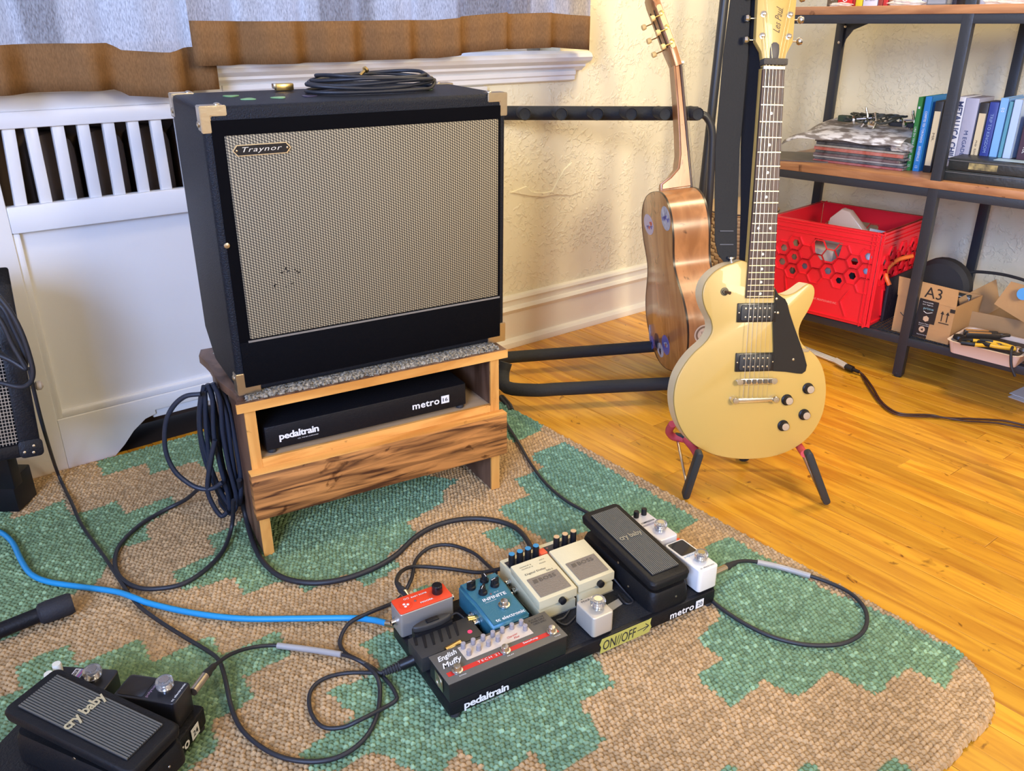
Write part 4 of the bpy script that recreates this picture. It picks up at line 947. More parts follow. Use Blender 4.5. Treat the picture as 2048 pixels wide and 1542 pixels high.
text('small_lettering', 'MODEL', MATS['brown_print'], hso, (.0115, -.0022, zn + .104), (.1, 0, 1), (-1, 0, .1), w=.011, h=.0022)
for k, (zz) in enumerate((.058, .097, .136)):
    for sx in (-1, 1):
        t_ = lathe('tuner_post', chrome, [(.0058, 0), (.0058, .0018), (.0035, .0022), (.0035, .009), (.0025, .0095), (.0003, .0095)], hso, (sx*.0265, -.002, zn + zz), (0, -1, 0), 16)
        bt = lathe('tuner_button', chrome, [(.0015, -.012), (.0015, 0), (.0055, .002), (.0075, .006), (.0062, .011), (.002, .0125)], hso, (sx*.0475, .008, zn + zz - .006), (sx, 0, 0), 14)
# strings
strm = M('string_steel', (.62, .55, .42), .35, .9)
for i in range(6):
    f = (i - 2.5)/2.5
    r_ = (.00062, .0005, .0004, .00028, .00022, .0002)[i]
    tube('string', strm, [(f*.0175, ftop - .0005, zn + .001), (f*.026, -.013, .0), (f*.026, -.010, -.032)], r_, EG, 6, k=1)
    px_ = -.0265 if i < 3 else .0265; pz = zn + (.058, .097, .136)[i if i < 3 else 5 - i]
    tube('string_end', strm, [(f*.0175, ftop - .0005, zn + .001), (px_, -.007, pz)], r_, EG, 5, k=1)
# pickups
pkb = M('pickup_black', (.012, .012, .013), .3)
def P2(u, v, y=-.002): p = onp(GF, u, v, y); return p.x, p.z
def pickup(c, lab):
    x, z = c; pk = box('pickup', pkb, (x - .0415, -.005, z - .0195), (x + .0415, .001, z + .0195), EG, .0012)
    prism('coil_cover', M('coil_black', (.02, .02, .02), .5), rrect(x - .0345, z - .0165, x + .0345, z + .0165, .004), -.0075, -.004, pk, 'xz', .0006)
    for zz in (-.0088, .0088):
        for i in range(6): lathe('pole_piece', nickel, [(.0021, 0), (.0019, .0006), (.0003, .0009)], pk, (x + (i - 2.5)*.0102, -.0075, z + zz), (0, -1, 0), 10)
    for sx in (-1, 1): lathe('screw', nickel, [(.0017, 0), (.0015, .0006), (.0003, .0009)], pk, (x + sx*.0385, -.005, z), (0, -1, 0), 8)
pickup(P2(1513, 625), 'neck'); pickup(P2(1509, 724), 'bridge')
# bridge and tailpiece
bc = P2(1510, 761); br = prism('bridge', chrome, rrect(bc[0] - .042, bc[1] - .0062, bc[0] + .042, bc[1] + .0062, .006), -.012, -.004, EG, 'xz', .0012)
for i in range(6): box('saddle', M('saddle_dark', (.16, .14, .11), .4, .8), (bc[0] - .034 + i*.0120, -.0145, bc[1] - .0045), (bc[0] - .026 + i*.0120, -.0115, bc[1] + .0045), br, .0006, 1)
for sx in (-1, 1): lathe('post', chrome, [(.004, 0), (.004, .012), (.0065, .0122), (.0065, .015), (.001, .0152)], br, (bc[0] + sx*.0375, 0, bc[1]), (0, -1, 0), 14)
tc_ = P2(1507, 798); tp2 = prism('tailpiece', chrome, rrect(tc_[0] - .040, tc_[1] - .0048, tc_[0] + .040, tc_[1] + .0048, .004), -.014, -.005, EG, 'xz', .002)
for sx in (-1, 1): lathe('stud', chrome, [(.0085, 0), (.0085, .004), (.0075, .015), (.006, .017), (.001, .0172)], tp2, (tc_[0] + sx*.044, 0, tc_[1]), (0, -1, 0), 18)
# pickguard
pg_px = [(880,262),(900,300),(920,315),(937,325),(950,350),(962,400),(985,470),(1010,540),(1040,625),(1057,690),(1050,722),(1030,737),(1000,735),(940,726),(870,722),(872,600),(868,455),(880,440),(878,350)]
PGm = M('black_pickguard', (.010, .010, .011), .12, coat=.5)
pgo = prism('pickguard', PGm, gp_(pg_px, -.003), -.0035, -.0018, EG, 'xz', .0004, 1)
for a, b in ((890, 324), (897, 401), (982, 658)): 
    p = onp(GF, 1230 + a/2.754, 480 + b/2.754, -.0035); lathe('guard_screw', nickel, [(.0028, 0), (.0025, .0008), (.0004, .0011)], pgo, (p.x, -.0035, p.z), (0, -1, 0), 10)
p = onp(GF, 1230 + 1040/2.754, 480 + 605/2.754, 0); box('guard_bracket', nickel, (p.x - .006, -.003, p.z - .004), (p.x + .010, -.0015, p.z + .003), EG)
# knobs and toggle
for a, b in ((1075, 825), (958, 888), (1053, 969), (937, 1030)):
    p = onp(GF, 1230 + a/2.754, 480 + b/2.754, -.008)
    k = lathe('control_knob', blk, [(.0120, 0), (.0120, .002), (.0095, .004), (.0090, .0125), (.0085, .0135), (.001, .0135)], EG, (p.x - .0015, -.0002, p.z + .0015), (0, -1, 0), 24)
    lathe('knob_cap', M('knob_silver', (.62, .54, .44), .35, .7), [(.0078, 0), (.0078, .0006), (.0004, .0008)], k, (p.x - .0015, -.0137, p.z + .0015), (0, -1, 0), 20)
p = onp(GF, 1449, 583, 0)
k = lathe('toggle_washer', M('dark_washer', (.10, .085, .06), .4, .6), [(.0085, 0), (.0085, .001), (.0045, .0012), (.0045, .004), (.001, .004)], EG, (p.x, -.0002, p.z), (0, -1, 0), 18)
cyl('toggle_tip', M('dark_tip', (.06, .03, .02), .3), (p.x, -.003, p.z), (p.x + .006, -.015, p.z - .002), .0022, .0034, k)
# leather strap: band hanging from the horn button, passing over the headstock and down behind the neck
leather = M('black_leather', (.010, .011, .014), .6, bump=.15, bscale=260, spec=.25)
def strip(name, Lp, Rp, ys, mat, th=.0025, parent=EG):
    bm = bmesh.new(); F_ = []; 
    for (lp, rp, y) in zip(Lp, Rp, ys):
        a = onp(GF, *lp, y); b = onp(GF, *rp, y)
        F_.append([bm.verts.new((a.x, y, a.z)), bm.verts.new((b.x, y, b.z)), bm.verts.new((b.x, y + th, b.z)), bm.verts.new((a.x, y + th, a.z))])
    for a, b in zip(F_, F_[1:]):
        for i in range(4): bm.faces.new((a[i], a[(i+1) % 4], b[(i+1) % 4], b[i]))
    bm.faces.new(F_[0]); bm.faces.new(F_[-1][::-1]); return bmdone(bm, name, mat, parent, 40)
s2 = strip('strap', [(1500, -70), (1500, 0), (1488, 150), (1482, 294), (1482, 420), (1480, 490), (1479, 521)], [(1540, -70), (1545, 0), (1540, 150), (1515, 294), (1506, 420), (1500, 490), (1492, 521)], [.02, .025, .045, .055, .055, .052, .050], leather)
s1 = strip('strap', [(1468, -80), (1461, 0), (1447, 109), (1431, 294), (1430, 420), (1430, 480), (1436, 508), (1448, 524)], [(1506, -80), (1501, 0), (1496, 109), (1480, 294), (1475, 420), (1474, 480), (1474, 508), (1472, 522)], [.01, .012, .025, .035, .038, .036, .03, .026], leather)
strip('strap_stitching', [(1440, 461), (1440, 463)], [(1467, 461), (1467, 463)], [.0335, .0335], M('grey_stitch', (.10, .10, .11), .7), .001, s1)
strip('strap_stitching', [(1440, 488), (1440, 490)], [(1467, 488), (1467, 490)], [.0325, .0325], MATS['grey_stitch'], .001, s1)
p = onp(GF, 1464, 519, .02); lathe('strap_button', chrome, [(.004, 0), (.004, .006), (.008, .007), (.0075, .010), (.001, .011)], EG, (p.x, .024, p.z - .004), (-.1, -.15, 1), 16)
# ================================================================ folding stand under the electric guitar
SD = empty('guitar_stand', Vector((.51, 1.60, 0)), 'folding black A-frame guitar stand with red foam arms under the cream guitar', 'guitar stand')
off = Vector((-.51, -1.60, 0))
legm = M('stand_black', (.022, .026, .028), .5); redf = M('red_foam', (.55, .06, .07), .7)
def flat(name, p0, p1, w, th, mat, par, wide):
    """flat bar between two points, rounded ends"""
    p0 = Vector(p0); p1 = Vector(p1); d = (p1 - p0); L_ = d.length; z = d.normalized(); x = Vector(wide); x = (x - z*x.dot(z)).normalized(); y = z.cross(x)
    MX = Matrix.Translation(p0) @ Matrix((x, y, z)).transposed().to_4x4()
    return prism(name, mat, rrect(-w/2, -w*.2, w/2, L_ + w*.2, w*.45), -th/2, th/2, par, 'xz', .002, M4=MX)
lf = at(1370, 998, 0); rf_ = at(1651, 1009, 0)
lt = aty(1399, 905, 1.510); rt_ = aty(1616, 905, 1.50)
flat('leg', lf + off + Vector((0, 0, .008)), lt + off, .015, .020, legm, SD, (1, 0, 0)); flat('leg', rf_ + off + Vector((0, 0, .008)), rt_ + off, .015, .020, legm, SD, (1, 0, 0))
def bar(name, a, b, r, mat, r1=None): return cyl(name, mat, Vector(a) + off, Vector(b) + off, r, r1, SD, 10)
ba = aty(1353, 872, 1.66); bar('brace', ba, aty(1372, 962, 1.535), .0030, nickel)
bar('brace', aty(1598, 893, 1.60), aty(1645, 995, 1.50), .0035, nickel)
t_ = tube('padded_arm', redf, [p + off for p in (aty(1345, 848, 1.62), aty(1338, 862, 1.64), aty(1346, 873, 1.65), aty(1368, 878, 1.645))], .0085, SD, 10)
tube('padded_arm', redf, [p + off for p in (aty(1372, 878, 1.63), aty(1387, 896, 1.60), aty(1396, 912, 1.56))], .0090, SD, 10)
tube('padded_arm', redf, [p + off for p in (aty(1590, 880, 1.66), aty(1602, 898, 1.58), aty(1609, 908, 1.54))], .0080, SD, 10)
flat('joint_plate', aty(1349, 872, 1.655) + off, aty(1374, 876, 1.640) + off, .015, .012, legm, SD, (0, 0, 1))
bf_ = at(1488, 925, 0); bar('rear_foot', bf_ + Vector((0, .0, .010)), bf_ + Vector((.0, .10, .06)), .012, legm)
bar('rear_strut', bf_ + Vector((0, .0, .012)), Vector((.51, 1.75, .30)), .007, legm)
bar('crossbar', aty(1372, 878, 1.66), aty(1596, 884, 1.66), .006, legm)
# ================================================================ RACK for several guitars by the wall
RK = empty('guitar_rack', Vector((.2, 2.2, 0)), 'wide black foam-padded rack for several guitars standing by the wall', 'guitar rack')
off = Vector((-.2, -2.2, 0)); foam = M('black_foam', (.018, .019, .020), .8, bump=.3, bscale=150)
fz = .052
f0 = at(1040, 782, fz); f1 = at(1340, 767, fz); dv = (f1 - f0).normalized(); f2_ = f1 + dv*.30
b1 = at(1290, 694, fz); b0 = at(1012, 715, fz); bd_ = (b1 - b0).normalized()
pth = [at(1012, 725, .09), at(1006, 750, .06), at(1014, 775, fz)] + [f0 + dv*(.04 + .05*i) for i in range(13)]
tube('front_support_tube', foam, [p + off for p in pth], [.0172]*(len(pth)*4 - 3), RK, 14, k=4)
pth = [b0 - bd_*.03 + bd_*(.06*i) for i in range(13)]
tube('rear_support_tube', foam, [p + off for p in pth], .0172, RK, 14, k=1)
hy = 2.36; q0 = aty(1010, 226, hy); q1 = aty(1395, 227, hy)
tube('upper_bar', foam, [q0 + off - Vector((.06, 0, 0)), q0 + off, q1 + off], .0185, RK, 14, k=1)
for u in (1052, 1124, 1195, 1262, 1329, 1394):
    p = aty(u, 227, hy - .07); a_ = lathe('padded_peg', foam, [(.0150, 0), (.0160, .01), (.0165, .072), (.0150, .076), (.0140, .072), (.001, .070)], RK, p + off + Vector((-.012, .045, .0)), (.12, -1, .02), 16)
steel = M('rack_tube_paint', (.022, .024, .028), .4)
tube('side_frame', steel, [p + off for p in (q1 + Vector((0, 0, 0)), aty(1413, 234, hy), aty(1424, 262, hy), aty(1423, 320, hy), aty(1417, 420, hy), aty(1408, 560, hy), Vector((.56, hy - .02, .06)), Vector((.56, hy - .30, .05)))], .0105, RK, 10, k=5)
tube('side_frame', steel, [p + off for p in (q0 - Vector((.06, 0, 0)), q0 + Vector((-.09, 0, -.05)), Vector((-.08, hy - .06, .30)), Vector((-.07, hy - .1, .05)), Vector((-.06, hy - .3, .05)))], .0105, RK, 10, k=5)
tube('floor_foot', steel, [p + off for p in (at(1003, 795, .012), at(1018, 812, .010), at(1022, 822, .008))], .009, RK, 8, k=3)
# ================================================================ ACOUSTIC GUITAR resting in the rack, seen from its back edge
CF = frame((.436, 2.121, .050), R(-81.25), R(5.0), R(-15.4))
CG = empty('acoustic_guitar', CF, 'small brown acoustic guitar with stickers, standing edge-on in the black foam rack', 'acoustic guitar')
half = [(0, 0), (.06, .004), (.115, .024), (.155, .062), (.178, .115), (.180, .155), (.165, .20), (.140, .238), (.122, .270), (.117, .295), (.122, .325), (.131, .355), (.134, .390), (.126, .425), (.105, .455), (.07, .474), (.035, .481), (0, .483)]
ol = smooth2([(x, z) for x, z in half] + [(-x, z) for x, z in half[1:-1][::-1]], 2)
mah = wood('mahogany_back', (.50, .235, .085), (.34, .14, .045), 5, (5, 5, 1), .16, .6, .02)
mah2 = wood('mahogany_side', (.46, .20, .07), (.30, .12, .04), 5, (5, 5, 1), .28, .3, .02)
prism('sides', mah2, ol, .002, .096, CG, 'xz', 0, ang=50)
prism('back', mah, ol, -.0015, .003, CG, 'xz', .001, ang=50)
prism('soundboard', M('spruce', (.72, .50, .24), .35), ol, .095, .099, CG, 'xz', .001, ang=50)
ar = sum(ol[i-1][0]*ol[i][1] - ol[i][0]*ol[i-1][1] for i in range(len(ol))); sgn = 1 if ar > 0 else -1
band('back_binding', ol, -.0018, .0035, .0006, M('dark_binding', (.025, .015, .012), .3), CG)
band('front_binding', ol, .094, .0992, .0006, MATS['dark_binding'], CG)
neckm = MATS['mahogany_side']
# neck with heel
hp = [(.018, .483), (.020, .500), (.045, .515), (.066, .535), (.074, .570), (.077, .62), (.080, .70), (.081, .795), (.097, .795), (.099, .483)]
bm = bmesh.new()
def neck_side(y, z): return (.027 - .004*max(0, (z - .483)/.31))*min(1, .45 + (y - .018)/.06*.7)
A = [bm.verts.new((-neck_side(y_, z_)*.0 - .5*2*min(.026, neck_side(y_, z_)), y_, z_)) for y_, z_ in hp]; Bv = [bm.verts.new((min(.026, neck_side(y_, z_)), y_, z_)) for y_, z_ in hp]
bm.faces.new(A); bm.faces.new(Bv[::-1]); n_h = len(hp)
for i in range(n_h): bm.faces.new((A[i], Bv[i], Bv[(i+1) % n_h], A[(i+1) % n_h]))
bmesh.ops.recalc_face_normals(bm, faces=bm.faces); bmesh.ops.bevel(bm, geom=[e for e in bm.edges if abs(e.verts[0].co.x - e.verts[1].co.x) < .02 and e.calc_length() > .004], offset=.004, segments=3, affect='EDGES')
bmdone(bm, 'neck', neckm, CG, 60)
box('fretboard', rose, (-.024, .096, .36), (.024, .102, .80), CG, .0008)
box('nut', MATS['bone_nut'], (-.024, .100, .797), (.024, .108, .803), CG)
# slotted headstock tilted back
HM = Matrix.Translation((0, .092, .800)) @ Matrix.Rotation(R(16), 4, 'X')
hso = prism('headstock', neckm, [(-.024, -.006), (-.031, .035), (-.033, .16), (-.028, .178), (-.015, .183), (-.006, .190), (.006, .190), (.015, .183), (.028, .178), (.033, .16), (.031, .035), (.024, -.006)], -.010, .008, CG, 'xz', .0012, M4=HM)
prism('head_veneer', M('pale_head_veneer', (.62, .50, .34), .4), [(-.022, .0), (-.030, .037), (-.032, .158), (.032, .158), (.030, .037), (.022, .0)], .0078, .0095, CG, 'xz', M4=HM)
bone = M('ivory_button', (.86, .58, .22), .35); 
for sx in (-1, 1):
    prism('tuner_plate', M('pale_brass', (.72, .60, .34), .35, .8), rrect(-.006, .038, .007, .150, .005), 0, .0012, CG, 'xz', M4=HM @ Matrix.Translation((sx*.0335, -.001, 0)) @ Matrix.Rotation(-sx*pi/2, 4, 'Z'))
    for zz in (.055, .092, .129):
        c0_ = HM @ Vector((sx*.036, -.001, zz)); dx = HM.to_3x3() @ Vector((0, -1, 0)); sd_ = HM.to_3x3() @ Vector((sx, 0, 0))
        g = lathe('gear', gold, [(.0055, 0), (.0055, .0025), (.002, .003), (.002, .004)], CG, c0_, sd_, 12)
        cyl('button_shaft', gold, c0_ + sd_*.004 + Vector((0, 0, -.006)), c0_ + sd_*.004 + dx*.020 + Vector((0, 0, -.006)), .0016, None, g, 8)
        e_ = c0_ + sd_*.004 + dx*.020 + Vector((0, 0, -.006))
        lathe('tuner_button', bone, [(.003, 0), (.0065, .002), (.0078, .007), (.0070, .012), (.003, .0135)], g, e_, dx, 10)
for k in (-1, 1):
    prism('slot', M('slot_dark', (.05, .025, .012), .7), rrect(k*.0155 - .0045, .045, k*.0155 + .0045, .145, .004), -.0104, -.0098, hso, 'xz', M4=HM)
for i in range(6): tube('string', strm, [((i - 2.5)*.008, .107, .80), ((i - 2.5)*.010, .110, .13)], .0004, CG, 4, k=1)
box('bridge', rose, (-.07, .099, .115), (.07, .106, .14), CG, .002)
# stickers on the back and side: flat printed shapes
def sticker(u, v, w, h, mats, rot=0, lab=None, words=None):
    c = onp(CF, u, v, -.002)
    o = prism('sticker', mats[0], [(cos(t_)*w/2, sin(t_)*h/2) for t_ in [2*pi*i/24 for i in range(24)]], -.0021, -.0015, CG, 'xz', M4=Matrix.Translation((c.x, 0, c.z)) @ Matrix.Rotation(rot, 4, 'Y'))
    if lab: o['label'] = lab
    if len(mats) > 1:
        for k in range(5):
            a_ = rng.uniform(0, 6.28); r_ = rng.uniform(.0, .32)
            prism('sticker_print', mats[1 + k % (len(mats)-1)], [(c.x + w*r_*cos(a_) + w*.11*cos(t_)*(1 + .4*sin(3*t_)), c.z + h*r_*sin(a_) + h*.08*sin(t_)*(1 + .4*sin(3*t_))) for t_ in [2*pi*i/14 for i in range(14)]], -.0024, -.002, o, 'xz')
    return o
sw_ = M('sticker_white', (.62, .66, .74), .4, var=.7, vscale=60, vcol=(.18, .2, .28)); sb_ = M('sticker_blue', (.10, .12, .42), .35); sr_ = M('sticker_red', (.6, .12, .08), .4); sk_ = M('sticker_navy', (.02, .02, .05), .3)
sticker(1331, 437, .075, .060, [sw_, sb_], .5, 'pale sketch sticker')
sticker(1297, 449, .085, .055, [M('sticker_lilac', (.55, .5, .6), .4), sr_, sb_], .3, 'round lilac sticker')
sticker(1331, 690, .065, .055, [sb_, sw_, sr_], .2, 'blue and red oval sticker')
sticker(1320, 700, .055, .040, [sw_, sk_], .3, 'white sticker')
sticker(1313, 682, .040, .045, [sk_], 0, 'navy sticker')
sticker(1303, 685, .030, .040, [sb_, sk_], 0, 'dark blue sticker'); sticker(1299, 665, .012, .05, [sw_], .3, 'narrow white sticker')
def onside(u, v):
    I = CF.inverted(); o = I @ CAM; d = I.to_3x3() @ ray(u, v)
    best = None
    for i in range(len(ol)):
        x0, z0 = ol[i-1]; x1, z1 = ol[i]; ex, ez = x1 - x0, z1 - z0; den = d.x*ez - d.z*ex
        if abs(den) < 1e-12: continue
        t_ = ((x0 - o.x)*ez - (z0 - o.z)*ex)/den; q = o + d*t_; k = (q.x - x0)*ex + (q.z - z0)*ez
        if 0 <= k <= ex*ex + ez*ez and .0 < q.y < .1 and (best is None or t_ < best[0]): best = (t_, q, Vector((ez, 0, -ex)).normalized()*sgn)
    return best
b_ = onside(1408, 668)
if b_:
    q, nn_ = b_[1], b_[2]
    if nn_.x < 0: nn_ = -nn_
    xd = Vector((0, 1, 0)); yd = nn_.cross(xd)
    MX = Matrix.Translation(q + nn_*.0005) @ Matrix((xd, yd, nn_)).transposed().to_4x4()
    so = prism('sticker', M('sticker_tan', (.62, .48, .33), .5), [(cos(t_)*.026, sin(t_)*.026) for t_ in [2*pi*i/28 for i in range(28)]], 0, .001, CG, 'xy', M4=MX)
    so['label'] = 'round tan sticker with lettering'
    prism('sticker_ring', M('sticker_brown', (.20, .13, .08), .5), [(cos(t_)*.0225, sin(t_)*.0225) for t_ in [2*pi*i/28 for i in range(28)]], .0010, .0013, so, M4=MX)
    prism('sticker_disc', MATS['sticker_tan'], [(cos(t_)*.0175, sin(t_)*.0175) for t_ in [2*pi*i/28 for i in range(28)]], .0013, .0016, so, M4=MX)
    for s_, dy_ in (('THE', .005), ('FISH', -.005)):
        text('lettering', s_, MATS['sticker_brown'], so, MX @ Vector((0, dy_, .0018)), xd, yd, w=.020, h=.0065)
# ================================================================ SHELF UNIT
SA = R(-46.1); se = Vector((cos(SA), sin(SA), 0)); sm_ = Vector((-sin(SA), cos(SA), 0))
HF = frame(Vector((1.104, 2.198, 0)) - se*.53, SA)
SH = empty('shelf_unit', HF, 'black steel shelf unit with brown wooden boards against the right wall', 'shelf')
stl = M('shelf_steel', (.026, .030, .038), .38, bump=.1, bscale=200); brd = wood('shelf_board', (.42, .20, .085), (.28, .12, .05), 6, (1, 6, 6), .4, .15, .02)
for x in (0, .53, 1.06):
    for y in (0, .43):
        pst = box('post', stl, (x - .013, y - .011, .006), (x + .013, y + .011, 1.66), SH, .001)
        lathe('foot', rub, [(.010, 0), (.012, .003), (.012, .012), (.010, .014)], pst, (x, y, 0), (0, 0, 1), 10)
LV = [.098, .5095, .925, 1.56]
for i, z in enumerate(LV):
    for y in (0, .43): box('beam', stl, (.013, y - .010, z), (1.047, y + .010, z + .022), SH, .0008)
    for x in (0, .53, 1.06): box('side_beam', stl, (x - .008, .010, z), (x + .008, .42, z + .020), SH, .0008)
    if i: box('shelf_board', brd, (.012, -.012, z + .022), (1.048, .442, z + .022 + .0205), SH, .0015)
for x, s in ((0, 1),):
    for z in LV[1:3]:
        for dy in (.43,): 
            g = prism('gusset', stl, [(x + .013, z), (x + .013, z - .075), (x + .020, z - .045), (x + .040, z - .018), (x + .085, z)], dy - .002, dy + .002, SH, 'xz')
            for q in ((x + .018, z - .008), (x + .004, z - .055)): lathe('bolt', nickel, [(.0045, 0), (.004, .0015), (.001, .003)], g, (q[0], dy - .012, q[1]), (0, -1, 0), 10)
bm = bmesh.new(); dk = LV[0] + .022
for k in range(int(1.03/.012)): x = .016 + k*.012; abox(bm, (x, .0, dk), (x + .0022, .43, dk + .0018))
for k in range(int(.42/.012)): y = .004 + k*.012; abox(bm, (.014, y, dk + .0018), (1.046, y + .0022, dk + .0034))
o = bmdone(bm, 'mesh_deck', stl, SH); o['kind'] = 'stuff'
dk += .0036; MZ = LV[1] + .022 + .0205; TZ = LV[2] + .0425
def onH(x, y, z, az=0): return HF @ Matrix.Translation((x, y, z)) @ Matrix.Rotation(az, 4, 'Z')
def hp3(u, v, y): p = onp(HF, u, v, y); return p
def hz3(u, v, z):
    I = HF.inverted(); p = I @ at(u, v, z); return p
# ---- books and tapes standing on the middle shelf
def bookmat(n, c, r=.45): return M('cover_' + n, c, r)
def book(name, x0, x1, z0, h, d, cov, label, cat, spine=None, page=True, y0=.105, bandc=None, lean=0):
    w = x1 - x0; F_ = onH(x0, y0, z0) @ Matrix.Rotation(lean, 4, 'Y'); b = empty(name, F_, label, cat, 'books and tapes on the middle shelf')
    if page:
        bm = bmesh.new(); abox(bm, (0, 0, 0), (w, .0015, h)); abox(bm, (0, 0, 0), (.0012, d, h)); abox(bm, (w - .0012, 0, 0), (w, d, h)); bmdone(bm, 'cover', cov, b)
        box('pages', M('paper_block', (.62, .52, .38), .8), (.0012, .0015, .002), (w - .0012, d - .003, h - .003), b)
    else: box('case', cov, (0, 0, 0), (w, d, h), b, .0012)
    if bandc: box('spine_label', bandc, (w*.12, -.0006, h*.10), (w*.88, .0004, h*.86), b)
    for (s, c, cz, ww, hh) in (spine or ()):
        text('lettering', s, c, b, (w*.5, -.0009, cz*h), (0, 0, -1), (1, 0, 0), w=ww*h, h=hh*w, bold=.02 if hh > .7 else 0)
    return b
wl = ink; 
specs = [
 ('book', 1818.5, 1828, 194, 'green', (.04, .24, .05), 'tall green book beside the magazine stack on middle shelf', [('LIRE DU TERRAINIER', wl, .42, .36, .40), ('1', wl, .86, .03, .4), ('13', wl, .07, .03, .5), ('BES', wl, .17, .08, .4)], True, None),
 ('book', 1832, 1845.5, 193, 'sky_blue', (.03, .22, .55), 'tall bright blue book immediately right of the green book', [('COMPTES TEX TORONADO', wl, .60, .42, .34), ('BERNSERVILLE', wl, .24, .20, .36), ('13', wl, .06, .03, .4)], True, None),
 ('video_tape', 1853, 1869, 202, 'tape_black', (.02, .02, .022), 'black tape case with cream spine label left of the shelf post', [('MR.', M('brown_print', (.10, .065, .035), .6), .5, .12, .3)], False, 'a'),
 ('video_tape', 1894.5, 1911, 193, 'white', (.62, .64, .72), 'white tape box with big dark blue capitals down its spine, right of the post', [('METALLICA CHILE', M('navy_print', (.03, .05, .15), .5), .56, .76, .74)], False, None),
 ('video_tape', 1912, 1938, 196, 'lilac_grey', (.36, .36, .46), 'wide lilac grey tape box right of the white lettered tape box', [('M EGADETH', M('navy_print', (.03, .05, .15), .5), .38, .42, .30)], False, None),
 ('video_tape', 1941, 1959, 205, 'tape_dark', (.025, .022, .02), 'dark tape case with beige spine label between lilac and dark blue boxes', [('no time...', M('brown_print', (.10, .065, .035), .6), .35, .3, .25)], False, 'b'),
 ('video_tape', 1960, 1978, 204, 'deep_blue', (.03, .05, .26), 'deep blue tape box right of the beige labelled tape', [('TRIP TO KINGDOM', M('pale_blue_print', (.25, .35, .6), .5), .6, .5, .35)], False, None),
 ('book', 1980, 1996, 196, 'light_blue', (.20, .42, .78), 'light blue book with pale edges right of the deep blue tape box', [('o o', wl, .86, .05, .4)], True, None),
 ('book', 1998, 2006, 203, 'teal_white', (.10, .30, .42), 'thin teal book with white bands between two pale blue books', [], True, None),
 ('book', 2007.5, 2024, 199, 'ice_blue', (.42, .55, .80), 'ice blue book with worn spine near the right edge', [], True, None),
 ('book', 2036, 2062, 232, 'dark_purple', (.06, .03, .05), 'dark purple and green book at the right edge of the middle shelf', [('VOL', wl, .5, .1, .3)], True, None)]
lastx = 0
for nm, ul, ur, vt, mn, col, lab, sp, pg, bl in specs:
    a = hp3(ul, 300, .105); b = hp3(ur, 300, .105); t_ = hp3((ul + ur)/2 + 12, vt, .105)
    x0 = max(a.x, lastx + .0006); x1 = max(b.x, x0 + .006); lastx = x1
    book(nm, x0, x1, MZ + .0002, t_.z - MZ, .165 if nm == 'book' else .11, bookmat(mn, col), lab, 'book' if nm == 'book' else 'video tape', sp, pg, bandc=M('cream_label', (.60, .50, .32), .6) if bl else None)
# ---- black tape cases lying at the shelf front
pL = hz3(1849, 366, MZ); pm = hz3(2020, 381, MZ)
sa_ = math.atan2(pm.y - pL.y, pm.x - pL.x)
tb = M('worn_black_case', (.022, .024, .022), .45, bump=.3, bscale=80)
def vcase(F_, w, d, h, label, lblc):
    b = empty('tape_case', F_, label, 'video tape', 'black tape cases lying on the middle shelf'); 
    box('case', tb, (0, 0, 0), (w, d, h), b, .002); box('lid_edge', M('dark_grey_edge', (.10, .10, .10), .5), (-.001, -.001, h*.78), (w + .001, d + .001, h*.84), b)
    if lblc:
        box('front_label', M('gilt_label', (.42, .34, .14), .5, var=.8, vscale=60, vcol=(.05, .045, .03)), (w*.22, -.0014, h*.2), (w*.52, -.0006, h*.72), b)
        prism('top_label', M('pale_blue_label', (.42, .56, .66), .5), [(w*.42, d*.25), (w*.88, d*.25), (w*.88, d*.62), (w*.42, d*.62)], h, h + .0006, b)
    return b
wv = .215
vcase(onH(.522, .0135, MZ + .0003, R(1)), wv, .112, .027, 'lower black tape case lying flat at the front edge of the middle shelf', False)
vcase(onH(.545, .0145, MZ + .0279, R(1)), wv + .01, .116, .030, 'upper black tape case with gilt and pale blue labels on its top', True)
# ---- magazine stack with a print, bag and hardware on top
mags = [((.30, .05, .05), 'bottom magazine of the stack, dark red spine'), ((.05, .05, .06), 'second magazine from the bottom, black'), ((.30, .27, .24), 'third magazine from the bottom, grey'), ((.10, .05, .05), 'fourth magazine from the bottom, dark maroon'), ((.04, .04, .04), 'fifth magazine from the bottom, black'), ((.42, .09, .05), 'thick red-orange magazine in the middle of the stack'), ((.32, .28, .22), 'beige magazine just above the red-orange one'), ((.03, .03, .03), 'black magazine third from the top of the stack'), ((.07, .07, .06), 'charcoal magazine second from the top of the stack'), ((.025, .03, .02), 'topmost dark green magazine of the stack')]
z = MZ + .0003; mx0 = hp3(1622, 325, .075).x; mx1 = hp3(1806, 325, .075).x - .004
hts = (.0065, .006, .006, .0075, .007, .010, .006, .008, .009, .008)
for i, ((c, lab), h) in enumerate(zip(mags, hts)):
    j = .004*sin(i*2.1); w = mx1 - mx0 - (.012 if i in (3, 8) else 0)
    o = empty('magazine', onH(mx0 + .004 + j*.8, .075 + abs(j), z, .01*sin(i)), lab, 'magazine', 'magazines stacked on the middle shelf')
    prism('cover', M('mag_cover_%s' % ('abcdefghij'[i],), c, .4, var=.75, vscale=55, stretch=(1, .1, 1), vcol=tuple(min(1, q + .12) for q in c)), [(0, 0), (w, 0), (w, .20), (0, .20)], 0, h - .0004, o, 'xy', .0008, 1)
    box('page_edge', M('page_edge', (.55, .47, .36), .8, var=.5, vscale=300, stretch=(.1, .1, 3)), (w - .001, .004, .0008), (w + .0012, .196, h - .0012), o)
    z += h
topz = z
